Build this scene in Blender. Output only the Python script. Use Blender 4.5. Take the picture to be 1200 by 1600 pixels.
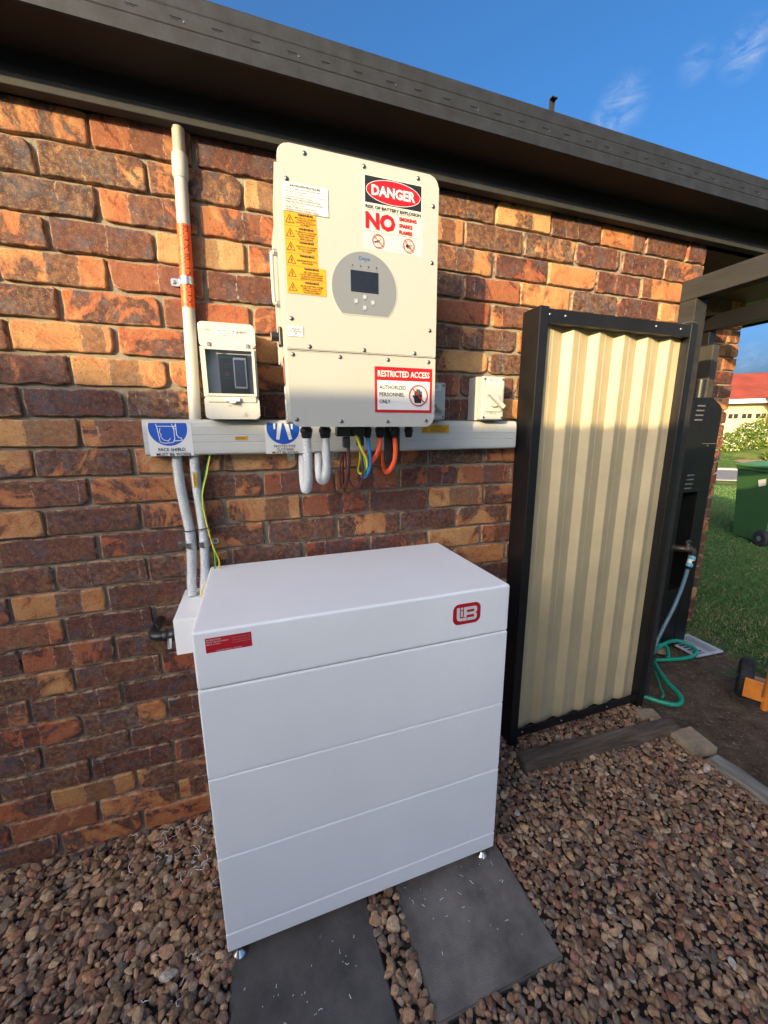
import bpy, bmesh, math, random
import numpy as np
from mathutils import Vector, Matrix
random.seed(7); RNG = np.random.default_rng(11)
for o in list(bpy.data.objects): bpy.data.objects.remove(o)
SC = bpy.context.scene; COL = SC.collection

# ------------------------------------------------------------------ camera
CAM = np.array([0.33065, -1.32872, 1.38162]); yaw, pit, rol = 0.328267, -0.204002, -0.005329
ca, sa, cb, sb, cc, sc = math.cos(yaw), math.sin(yaw), math.cos(pit), math.sin(pit), math.cos(rol), math.sin(rol)
f = Vector((sa*cb, ca*cb, sb)); r0 = Vector((ca, -sa, 0)); u0 = r0.cross(f)
r = r0*cc + u0*sc; u = -r0*sc + u0*cc
cam = bpy.data.objects.new("camera", bpy.data.cameras.new("camera")); COL.objects.link(cam)
cam.matrix_world = Matrix(((r.x, u.x, -f.x, CAM[0]), (r.y, u.y, -f.y, CAM[1]), (r.z, u.z, -f.z, CAM[2]), (0, 0, 0, 1)))
cam.data.sensor_fit = 'HORIZONTAL'; cam.data.sensor_width = 36; cam.data.lens = 36*602/1200
cam.data.clip_start = 0.02; cam.data.clip_end = 2000
SC.camera = cam

# ------------------------------------------------------------------ world, sun, exposure
SUN_DIR = Vector((1.21, 1.0, -0.40)).normalized()          # the way the light travels
EL = math.asin(-SUN_DIR.z); ROT = math.atan2(-SUN_DIR.x, -SUN_DIR.y)
world = bpy.data.worlds.new("World"); SC.world = world; world.use_nodes = True
nt = world.node_tree; nt.nodes.clear()
def N(nt, t, **k):
    n = nt.nodes.new(t)
    for a, b in k.items():
        if a in n.inputs.keys() if isinstance(a, str) else False: n.inputs[a].default_value = b
        else: setattr(n, a, b)
    return n
def build_world():
    L = nt.links.new
    out = nt.nodes.new('ShaderNodeOutputWorld'); bg = nt.nodes.new('ShaderNodeBackground')
    sky = nt.nodes.new('ShaderNodeTexSky'); sky.sky_type = 'NISHITA'; sky.sun_disc = False
    sky.sun_elevation = EL; sky.sun_rotation = ROT
    sky.air_density = 0.6; sky.dust_density = 9.0; sky.ozone_density = 2.7
    tc = nt.nodes.new('ShaderNodeTexCoord')
    # thin torn wisps: stretched noise over the sky direction, only inside a few soft patches
    mp = nt.nodes.new('ShaderNodeMapping'); mp.inputs['Scale'].default_value = (14, 14, 30); mp.inputs['Rotation'].default_value = (0.5, 0.9, 0.3)
    L(tc.outputs['Generated'], mp.inputs['Vector'])
    nz = nt.nodes.new('ShaderNodeTexNoise'); nz.inputs['Scale'].default_value = 1.6; nz.inputs['Detail'].default_value = 9; nz.inputs['Roughness'].default_value = 0.66; nz.inputs['Distortion'].default_value = 0.9
    L(mp.outputs[0], nz.inputs['Vector'])
    rp = nt.nodes.new('ShaderNodeMapRange'); rp.inputs['From Min'].default_value = 0.40; rp.inputs['From Max'].default_value = 0.80
    L(nz.outputs['Fac'], rp.inputs['Value'])
    total = None
    for (dx, dy, dz, rad, amp) in CLOUDS:
        d = Vector((dx, dy, dz)).normalized()
        vm = nt.nodes.new('ShaderNodeVectorMath'); vm.operation = 'DISTANCE'; vm.inputs[1].default_value = d
        L(tc.outputs['Generated'], vm.inputs[0])
        mr = nt.nodes.new('ShaderNodeMapRange'); mr.interpolation_type = 'SMOOTHSTEP'
        mr.inputs['From Min'].default_value = rad; mr.inputs['From Max'].default_value = 0.0
        mr.inputs['To Min'].default_value = 0.0; mr.inputs['To Max'].default_value = amp
        L(vm.outputs['Value'], mr.inputs['Value'])
        if total is None: total = mr.outputs[0]
        else:
            ad = nt.nodes.new('ShaderNodeMath'); ad.operation = 'MAXIMUM'; L(total, ad.inputs[0]); L(mr.outputs[0], ad.inputs[1]); total = ad.outputs[0]
    mu = nt.nodes.new('ShaderNodeMath'); mu.operation = 'MULTIPLY'; mu.use_clamp = True
    L(total, mu.inputs[0]); L(rp.outputs[0], mu.inputs[1])
    mix = nt.nodes.new('ShaderNodeMix'); mix.data_type = 'RGBA'
    hs = nt.nodes.new('ShaderNodeHueSaturation'); hs.inputs['Saturation'].default_value = 1.28; hs.inputs['Hue'].default_value = 0.497; L(sky.outputs[0], hs.inputs['Color'])
    L(mu.outputs[0], mix.inputs[0]); L(hs.outputs[0], mix.inputs[6]); mix.inputs[7].default_value = (2.2, 2.25, 2.4, 1)
    L(mix.outputs[2], bg.inputs['Color']); bg.inputs['Strength'].default_value = SKY_STRENGTH
    L(bg.outputs[0], out.inputs['Surface'])
SKY_STRENGTH = 0.15
def pxdir(px, py):
    d = f*1.0 + r*((px-600)/602) - u*((py-800)/602); return d.normalized()
CLOUDS = []
for (px_, py_, rad, amp) in ((1168, 75, 0.042, 0.50), (972, 165, 0.048, 0.50), (945, 195, 0.035, 0.45), (1088, 100, 0.03, 0.3), (1172, 560, 0.04, 0.35), (1215, 520, 0.03, 0.1)):
    d = pxdir(px_, py_); CLOUDS.append((d.x, d.y, d.z, rad, amp))
build_world()
sun = bpy.data.objects.new("sun", bpy.data.lights.new("sun", 'SUN')); COL.objects.link(sun)
sun.data.energy = 3.3; sun.data.angle = math.radians(0.4); sun.data.color = (1.0, 0.75, 0.39)
sun.rotation_euler = SUN_DIR.to_track_quat('-Z', 'Y').to_euler()
SC.view_settings.view_transform = 'Standard'; SC.view_settings.look = 'None'
SC.view_settings.gamma = 1.0; SC.view_settings.exposure = 1.55
SC.view_settings.use_curve_mapping = False

# ------------------------------------------------------------------ materials
MATS = {}
def M(name, col=(0.5, 0.5, 0.5), rough=0.5, metal=0.0, var=0.0, vscale=20.0, bump=0.0, bscale=200.0, coat=0.0, col2=None, spec=0.5, trans=0.0, detail=4.0, grain=None):
    if name in MATS: return MATS[name]
    m = bpy.data.materials.new(name); m.use_nodes = True; MATS[name] = m
    t = m.node_tree; b = t.nodes['Principled BSDF']; L = t.links.new
    b.inputs['Base Color'].default_value = (*col, 1); b.inputs['Roughness'].default_value = rough
    b.inputs['Metallic'].default_value = metal; b.inputs['Specular IOR Level'].default_value = spec
    b.inputs['Coat Weight'].default_value = coat; b.inputs['Transmission Weight'].default_value = trans
    tc = t.nodes.new('ShaderNodeTexCoord'); VEC = tc.outputs['Object']
    if grain:
        mpg = t.nodes.new('ShaderNodeMapping'); mpg.inputs['Scale'].default_value = grain; L(VEC, mpg.inputs['Vector']); VEC = mpg.outputs[0]
    if var > 0:
        nz = t.nodes.new('ShaderNodeTexNoise'); nz.inputs['Scale'].default_value = vscale; nz.inputs['Detail'].default_value = detail; nz.inputs['Roughness'].default_value = 0.65
        L(VEC, nz.inputs['Vector'])
        mr = t.nodes.new('ShaderNodeMapRange'); mr.inputs['From Min'].default_value = 0.3; mr.inputs['From Max'].default_value = 0.7
        L(nz.outputs['Fac'], mr.inputs['Value'])
        mx = t.nodes.new('ShaderNodeMix'); mx.data_type = 'RGBA'
        c2 = col2 if col2 else tuple(c*(1-var) for c in col)
        mx.inputs[6].default_value = (*c2, 1); mx.inputs[7].default_value = (*[min(1, c*(1+(var*0.4 if not col2 else 0))) for c in col], 1)
        L(mr.outputs[0], mx.inputs[0]); L(mx.outputs[2], b.inputs['Base Color'])
        rr = t.nodes.new('ShaderNodeMapRange'); rr.inputs['To Min'].default_value = min(1, rough+0.08); rr.inputs['To Max'].default_value = max(0.03, rough-0.06)
        L(nz.outputs['Fac'], rr.inputs['Value']); L(rr.outputs[0], b.inputs['Roughness'])
    if bump > 0:
        n2 = t.nodes.new('ShaderNodeTexNoise'); n2.inputs['Scale'].default_value = bscale; n2.inputs['Detail'].default_value = 3
        L(VEC, n2.inputs['Vector'])
        bp = t.nodes.new('ShaderNodeBump'); bp.inputs['Strength'].default_value = bump; bp.inputs['Distance'].default_value = 0.002
        L(n2.outputs['Fac'], bp.inputs['Height']); L(bp.outputs[0], b.inputs['Normal'])
    return m

def mat_brick():
    m = bpy.data.materials.new('clinker_brick'); m.use_nodes = True; MATS['brick'] = m
    t = m.node_tree; b = t.nodes['Principled BSDF']; L = t.links.new
    def node(k, **kw):
        n = t.nodes.new(k)
        for a, v in kw.items(): setattr(n, a, v)
        return n
    def noise(vec, scale, detail=4, rough=0.6, dist=0.0):
        n = node('ShaderNodeTexNoise'); n.inputs['Scale'].default_value = scale; n.inputs['Detail'].default_value = detail
        n.inputs['Roughness'].default_value = rough; n.inputs['Distortion'].default_value = dist; L(vec, n.inputs['Vector']); return n.outputs['Fac']
    def rng(v, a, c, x=0.0, y=1.0, smooth=False):
        n = node('ShaderNodeMapRange'); n.inputs['From Min'].default_value = a; n.inputs['From Max'].default_value = c
        n.inputs['To Min'].default_value = x; n.inputs['To Max'].default_value = y
        if smooth: n.interpolation_type = 'SMOOTHSTEP'
        L(v, n.inputs['Value']); return n.outputs[0]
    def math_(op, a, c=None, clamp=False):
        n = node('ShaderNodeMath', operation=op); n.use_clamp = clamp
        for i, v in enumerate((a, c)):
            if v is None: continue
            if isinstance(v, (int, float)): n.inputs[i].default_value = v
            else: L(v, n.inputs[i])
        return n.outputs[0]
    def mix(fac, a, c):
        n = node('ShaderNodeMix', data_type='RGBA')
        for i, v in ((0, fac), (6, a), (7, c)):
            if isinstance(v, (int, float)): n.inputs[i].default_value = v
            elif isinstance(v, tuple): n.inputs[i].default_value = (*v, 1)
            else: L(v, n.inputs[i])
        return n.outputs[2]
    seed = node('ShaderNodeAttribute', attribute_name='bseed'); uv = node('ShaderNodeAttribute', attribute_name='buv')
    sp = node('ShaderNodeSeparateColor'); L(seed.outputs['Color'], sp.inputs[0])
    s2 = node('ShaderNodeSeparateXYZ'); L(uv.outputs['Vector'], s2.inputs[0])
    tone, bc, bw, = sp.outputs[0], sp.outputs[1], sp.outputs[2]; dark = seed.outputs['Alpha']
    tc = node('ShaderNodeTexCoord')
    cmb = node('ShaderNodeCombineXYZ'); L(math_('MULTIPLY', tone, 37.0), cmb.inputs[0]); L(math_('MULTIPLY', bc, 53.0), cmb.inputs[1]); L(math_('MULTIPLY', dark, 29.0), cmb.inputs[2])
    va = node('ShaderNodeVectorMath', operation='ADD'); L(tc.outputs['Object'], va.inputs[0]); L(cmb.outputs[0], va.inputs[1]); P = va.outputs[0]
    ramp = node('ShaderNodeValToRGB'); L(tone, ramp.inputs[0]); e = ramp.color_ramp.elements
    e[0].position = 0.0; e[0].color = (0.19, 0.062, 0.034, 1); e[1].position = 1.0; e[1].color = (0.50, 0.32, 0.14, 1)
    for p_, c_ in ((0.18, (0.32, 0.115, 0.045)), (0.38, (0.42, 0.190, 0.068)), (0.65, (0.46, 0.245, 0.092))):
        q = e.new(p_); q.color = (*c_, 1)
    base = ramp.outputs[0]
    base = mix(rng(noise(P, 9, 5, 0.65, 0.6), 0.42, 0.70, 0, 0.65), base, (0.26, 0.085, 0.038))
    base = mix(rng(noise(P, 16, 4, 0.6, 1.0), 0.56, 0.75, 0, 0.7), base, (0.56, 0.30, 0.12))
    # dark kiln marks: a band across the brick where the next brick lay on it, plus burnt clouds, more of them low down for shade
    wob = math_('MULTIPLY', math_('SUBTRACT', noise(P, 26, 5, 0.7), 0.5), 0.13)
    du = math_('ABSOLUTE', math_('SUBTRACT', math_('ADD', s2.outputs[0], wob), bc))
    band = math_('MULTIPLY', rng(math_('SUBTRACT', du, math_('MULTIPLY', bw, 0.42)), 0.020, -0.010, 0, 1, True), rng(bw, 0.02, 0.1))
    cl = math_('ADD', noise(P, 7, 6, 0.68, 0.8), math_('MULTIPLY', dark, 0.34))
    cloud = rng(cl, 0.585, 0.65, 0, 1, True)
    mott = rng(noise(P, 75, 6, 0.8), 0.40, 0.56)
    dk = mix(rng(noise(P, 24, 5, 0.7, 0.5), 0.36, 0.62), (0.009, 0.006, 0.011), (0.085, 0.026, 0.020))
    dk = mix(rng(bc, 0.35, 0.8, 0, 0.45), dk, (0.11, 0.036, 0.022))
    dk = mix(rng(noise(P, 20, 4, 0.6, 0.4), 0.50, 0.62), dk, (0.050, 0.047, 0.062))
    dk = mix(rng(noise(P, 150, 3), 0.54, 0.70, 0, 0.45), dk, (0.17, 0.13, 0.12))
    msk = math_('MULTIPLY', math_('MAXIMUM', math_('MULTIPLY', band, math_('ADD', rng(dark, 0.0, 0.35, 0.55, 1.0), 0.0)), cloud), rng(mott, 0.0, 1.0, 0.60, 1.0), True)
    colr = mix(msk, base, dk)
    # ring of redder clay round each mark, iron spots, pale scuffs on the arrises
    ring = math_('MULTIPLY', rng(math_('ABSOLUTE', math_('SUBTRACT', cl, 0.60)), 0.05, 0.0), 0.6)
    colr = mix(math_('MULTIPLY', ring, math_('SUBTRACT', 1.0, msk)), colr, (0.36, 0.07, 0.025))
    blot = rng(noise(P, 34, 6, 0.75, 0.6), 0.57, 0.64, 0, 0.75)
    colr = mix(math_('MULTIPLY', blot, rng(tone, 0.8, 0.4, 0.1, 1)), colr, (0.13, 0.036, 0.022))
    colr = mix(rng(noise(P, 210, 4, 0.75), 0.57, 0.66, 0, 0.85), colr, (0.06, 0.020, 0.012))
    colr = mix(rng(noise(P, 170, 4, 0.75), 0.60, 0.70, 0, 0.5), colr, (0.60, 0.36, 0.18))
    scr = rng(math_('ABSOLUTE', math_('SUBTRACT', du, math_('MULTIPLY', bw, 0.42))), 0.010, 0.002)
    colr = mix(math_('MULTIPLY', math_('MULTIPLY', scr, rng(bw, 0.02, 0.1)), rng(noise(P, 90, 4, 0.7), 0.47, 0.56, 0, 0.6)), colr, (0.50, 0.37, 0.27))
    edge = rng(s2.outputs[2], 0.0055, 0.0015, 0, 1)
    colr = mix(math_('MULTIPLY', edge, rng(noise(P, 45, 4, 0.7), 0.44, 0.60, 0, 0.7)), colr, (0.50, 0.34, 0.21))
    L(colr, b.inputs['Base Color'])
    L(rng(noise(P, 40), 0.3, 0.7, 0.55, 0.85), b.inputs['Roughness']); b.inputs['Specular IOR Level'].default_value = 0.35
    h = math_('ADD', math_('MULTIPLY', noise(P, 85, 8, 0.8), 1.0), math_('MULTIPLY', noise(P, 14, 4, 0.6, 2.0), 0.7))
    bp = node('ShaderNodeBump'); bp.inputs['Strength'].default_value = 0.9; bp.inputs['Distance'].default_value = 0.0045
    L(h, bp.inputs['Height']); L(bp.outputs[0], b.inputs['Normal'])
    return m

def mat_attr(name, rough=0.8, bump=0.5, bscale=90, mot=0.35, spec=0.3):
    """colour taken from a per-piece attribute, mottled"""
    m = bpy.data.materials.new(name); m.use_nodes = True; MATS[name] = m
    t = m.node_tree; b = t.nodes['Principled BSDF']; L = t.links.new
    a = t.nodes.new('ShaderNodeAttribute'); a.attribute_name = 'pcol'
    tc = t.nodes.new('ShaderNodeTexCoord')
    nz = t.nodes.new('ShaderNodeTexNoise'); nz.inputs['Scale'].default_value = bscale; nz.inputs['Detail'].default_value = 5; nz.inputs['Roughness'].default_value = 0.7
    L(tc.outputs['Object'], nz.inputs['Vector'])
    mr = t.nodes.new('ShaderNodeMapRange'); mr.inputs['From Min'].default_value = 0.3; mr.inputs['From Max'].default_value = 0.7; mr.inputs['To Min'].default_value = 1-mot; mr.inputs['To Max'].default_value = 1+mot
    L(nz.outputs['Fac'], mr.inputs['Value'])
    vm = t.nodes.new('ShaderNodeVectorMath'); vm.operation = 'SCALE'; L(a.outputs['Color'], vm.inputs[0]); L(mr.outputs[0], vm.inputs['Scale'])
    L(vm.outputs[0], b.inputs['Base Color']); b.inputs['Roughness'].default_value = rough; b.inputs['Specular IOR Level'].default_value = spec
    bp = t.nodes.new('ShaderNodeBump'); bp.inputs['Strength'].default_value = bump; bp.inputs['Distance'].default_value = 0.002
    L(nz.outputs['Fac'], bp.inputs['Height']); L(bp.outputs[0], b.inputs['Normal'])
    return m

def mat_ground():
    m = bpy.data.materials.new('lawn_and_soil'); m.use_nodes = True; MATS['ground'] = m
    t = m.node_tree; b = t.nodes['Principled BSDF']; L = t.links.new
    tc = t.nodes.new('ShaderNodeTexCoord')
    def noise(s, d=5, ro=0.65):
        n = t.nodes.new('ShaderNodeTexNoise'); n.inputs['Scale'].default_value = s; n.inputs['Detail'].default_value = d; n.inputs['Roughness'].default_value = ro
        L(tc.outputs['Object'], n.inputs['Vector']); return n.outputs['Fac']
    def rng(v, a, c, x=0.0, y=1.0):
        n = t.nodes.new('ShaderNodeMapRange'); n.inputs['From Min'].default_value = a; n.inputs['From Max'].default_value = c
        n.inputs['To Min'].default_value = x; n.inputs['To Max'].default_value = y; L(v, n.inputs['Value']); return n.outputs[0]
    def mix(fac, a, c):
        n = t.nodes.new('ShaderNodeMix'); n.data_type = 'RGBA'
        for i, v in ((0, fac), (6, a), (7, c)):
            if isinstance(v, (int, float)): n.inputs[i].default_value = v
            elif isinstance(v, tuple): n.inputs[i].default_value = (*v, 1)
            else: L(v, n.inputs[i])
        return n.outputs[2]
    grass = mix(rng(noise(9), 0.35, 0.65), (0.032, 0.075, 0.020), (0.080, 0.135, 0.032))
    grass = mix(rng(noise(0.7, 3), 0.48, 0.62, 0, 0.6), grass, (0.20, 0.20, 0.055))
    soil = mix(rng(noise(14, 7), 0.35, 0.65), (0.075, 0.050, 0.033), (0.17, 0.12, 0.08))
    soil = mix(rng(noise(90, 3), 0.55, 0.7, 0, 0.6), soil, (0.20, 0.15, 0.10))
    # bare soil next to the house: distance from a point by the tap, torn by noise
    d = t.nodes.new('ShaderNodeVectorMath'); d.operation = 'DISTANCE'; d.inputs[1].default_value = (2.2, -0.35, 0); L(tc.outputs['Object'], d.inputs[0])
    s = t.nodes.new('ShaderNodeMath'); s.operation = 'ADD'; L(d.outputs['Value'], s.inputs[0]); L(rng(noise(3.5, 6), 0.3, 0.7, -0.55, 0.55), s.inputs[1])
    L(mix(rng(s.outputs[0], 0.75, 1.15), soil, grass), b.inputs['Base Color'])
    b.inputs['Roughness'].default_value = 0.95; b.inputs['Specular IOR Level'].default_value = 0.1
    bp = t.nodes.new('ShaderNodeBump'); bp.inputs['Strength'].default_value = 0.8; bp.inputs['Distance'].default_value = 0.02
    L(noise(30, 8, 0.75), bp.inputs['Height']); L(bp.outputs[0], b.inputs['Normal'])
    return m

mat_brick(); mat_ground(); mat_attr('pebble', 0.78, 0.7, 120, 0.42, 0.3); mat_attr('blade', 0.6, 0.0, 30, 0.3, 0.3); mat_attr('leaf', 0.5, 0.0, 10, 0.3, 0.3)
WHITE = M('white_powder_coat', (0.84, 0.85, 0.85), 0.42, var=0.05, vscale=2.2, bump=0.12, bscale=900)
CASE = M('cream_white_case', (0.385, 0.39, 0.36), 0.45, var=0.03, vscale=4, bump=0.1, bscale=900)
PVC = M('grey_white_plastic', (0.47, 0.48, 0.455), 0.40, var=0.06, vscale=8)
PVCP = M('pale_conduit', (0.44, 0.43, 0.38), 0.38, var=0.06, vscale=9)
CONG = M('grey_corrugated', (0.58, 0.60, 0.61), 0.42, var=0.1, vscale=20)
ISOG = M('grey_isolator', (0.44, 0.45, 0.43), 0.45, var=0.06, vscale=10)
BLACK = M('black_plastic', (0.018, 0.018, 0.02), 0.38, var=0.3, vscale=30)
RUB = M('black_rubber', (0.02, 0.02, 0.022), 0.75, var=0.3, vscale=40, bump=0.4, bscale=300)
DPAINT = M('black_paint_and_beam_shade', (0.008, 0.008, 0.009), 0.42, var=0.5, vscale=7, bump=0.1, bscale=200)
GUT = M('weathered_gutter_paint', (0.0135, 0.0165, 0.022), 0.66, var=0.75, vscale=22, bump=0.25, bscale=160, detail=8)
FASC = M('weathered_batten_paint', (0.030, 0.032, 0.034), 0.72, var=0.35, vscale=12, bump=0.4, bscale=90, detail=8)
SOFF = M('dark_soffit', (0.008, 0.007, 0.008), 0.7, var=0.3, vscale=6)
SOFFB = M('brown_soffit', (0.13, 0.085, 0.06), 0.6, var=0.2, vscale=5)
SOFFC = M('cream_soffit_boards', (0.42, 0.40, 0.28), 0.6, var=0.15, vscale=5)
TIMB = M('dark_stained_timber', (0.020, 0.019, 0.018), 0.72, var=0.55, vscale=8, bump=0.7, bscale=50, detail=8, grain=(3, .5, 3))
SLEEP = M('weathered_sleeper', (0.125, 0.090, 0.062), 0.85, var=0.7, vscale=16, bump=1.0, bscale=60, detail=9, grain=(.35, 3.5, 3.5))
SLEEPG = M('old_grey_sleeper', (0.28, 0.25, 0.20), 0.9, var=0.6, vscale=16, bump=1.0, bscale=60, detail=9, grain=(3.5, .35, 3.5))
CONC = M('tan_concrete', (0.36, 0.27, 0.17), 0.92, var=0.45, vscale=18, bump=0.8, bscale=120, detail=8)
PAVE = M('charcoal_paver', (0.185, 0.158, 0.130), 0.85, var=0.6, vscale=7, bump=1.0, bscale=260, detail=9)
MORT = M('mortar', (0.25, 0.215, 0.16), 0.95, var=0.3, vscale=30, bump=1.0, bscale=220, detail=8)
ZINC = M('zinc_plated', (0.62, 0.62, 0.60), 0.28, metal=1.0, var=0.2, vscale=60)
STEEL = M('stainless', (0.72, 0.72, 0.72), 0.2, metal=1.0)
SCRW = M('dull_screw', (0.22, 0.22, 0.22), 0.4, metal=0.9)
CREAM = M('cream_sheet', (0.46, 0.380, 0.225), 0.42, var=0.16, vscale=5, bump=0.12, bscale=60, detail=7)
YEL = M('label_yellow', (0.55, 0.29, 0.004), 0.5)
RED = M('label_red', (0.42, 0.004, 0.009), 0.45)
DRED = M('label_dark_red', (0.46, 0.012, 0.022), 0.45)
BLUE = M('label_blue', (0.004, 0.075, 0.42), 0.45)
LBLUE = M('letter_blue', (0.008, 0.10, 0.26), 0.45)
INK = M('label_black', (0.008, 0.008, 0.009), 0.5)
GINK = M('label_grey_ink', (0.16, 0.16, 0.16), 0.5)
PAPER = M('label_white', (0.62, 0.63, 0.62), 0.45)
CLEARL = M('label_cream', (0.52, 0.52, 0.48), 0.4)
BADGE = M('silver_badge', (0.165, 0.185, 0.21), 0.45)
LCD = M('lcd_glass', (0.010, 0.012, 0.016), 0.22, spec=0.6, var=0.3, vscale=60)
BTN = M('button_grey', (0.27, 0.32, 0.36), 0.4)
ORANGE = M('orange_paint', (0.75, 0.24, 0.03), 0.42, var=0.25, vscale=16, bump=0.2)
ORCAB = M('orange_cable', (0.78, 0.10, 0.025), 0.45)
ORTAPE = M('orange_tape', (0.85, 0.115, 0.02), 0.5)
YGC = M('yellow_sheath', (0.72, 0.55, 0.03), 0.45); GRC = M('green_sheath', (0.05, 0.34, 0.05), 0.45)
BLC = M('blue_sheath', (0.02, 0.20, 0.50), 0.45); PUC = M('dark_red_sheath', (0.10, 0.02, 0.025), 0.5)
HOSEG = M('green_hose', (0.012, 0.30, 0.17), 0.32, var=0.2, vscale=14); HOSEB = M('grey_blue_hose', (0.13, 0.22, 0.28), 0.4)
BRASS = M('tarnished_brass', (0.12, 0.095, 0.07), 0.5, metal=0.8, var=0.4, vscale=50)
BINB = M('bin_green', (0.045, 0.125, 0.035), 0.5, var=0.12, vscale=6); BINL = M('bin_lid_green', (0.085, 0.23, 0.07), 0.45, var=0.1, vscale=6)
GLASS = M('clear_lid', (0.95, 0.97, 1.0), 0.03, trans=1.0)
def _pane():
    t = GLASS.node_tree; t.nodes.clear(); L = t.links.new
    o = t.nodes.new('ShaderNodeOutputMaterial'); m = t.nodes.new('ShaderNodeMixShader'); a = t.nodes.new('ShaderNodeBsdfTransparent'); g = t.nodes.new('ShaderNodeBsdfGlossy'); f_ = t.nodes.new('ShaderNodeFresnel')
    a.inputs[0].default_value = (.93, .95, .96, 1); g.inputs['Roughness'].default_value = 0.04; f_.inputs[0].default_value = 1.33
    L(f_.outputs[0], m.inputs[0]); L(a.outputs[0], m.inputs[1]); L(g.outputs[0], m.inputs[2]); L(m.outputs[0], o.inputs[0])
_pane()
DGLASS = M('dark_window', (0.02, 0.025, 0.03), 0.1)

# ------------------------------------------------------------------ object helpers
def tag(o, label=None, cat=None, group=None, kind=None):
    if label: o['label'] = label
    if cat: o['category'] = cat
    if group: o['group'] = group
    if kind: o['kind'] = kind
    return o
def thing(name, label, cat, loc=(0, 0, 0), group=None, rotz=0):
    o = bpy.data.objects.new(name, None); COL.objects.link(o); o.location = loc; o.rotation_euler = (0, 0, rotz)
    o.empty_display_size = 0.05; bpy.context.view_layer.update()
    return tag(o, label, cat, group)

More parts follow.
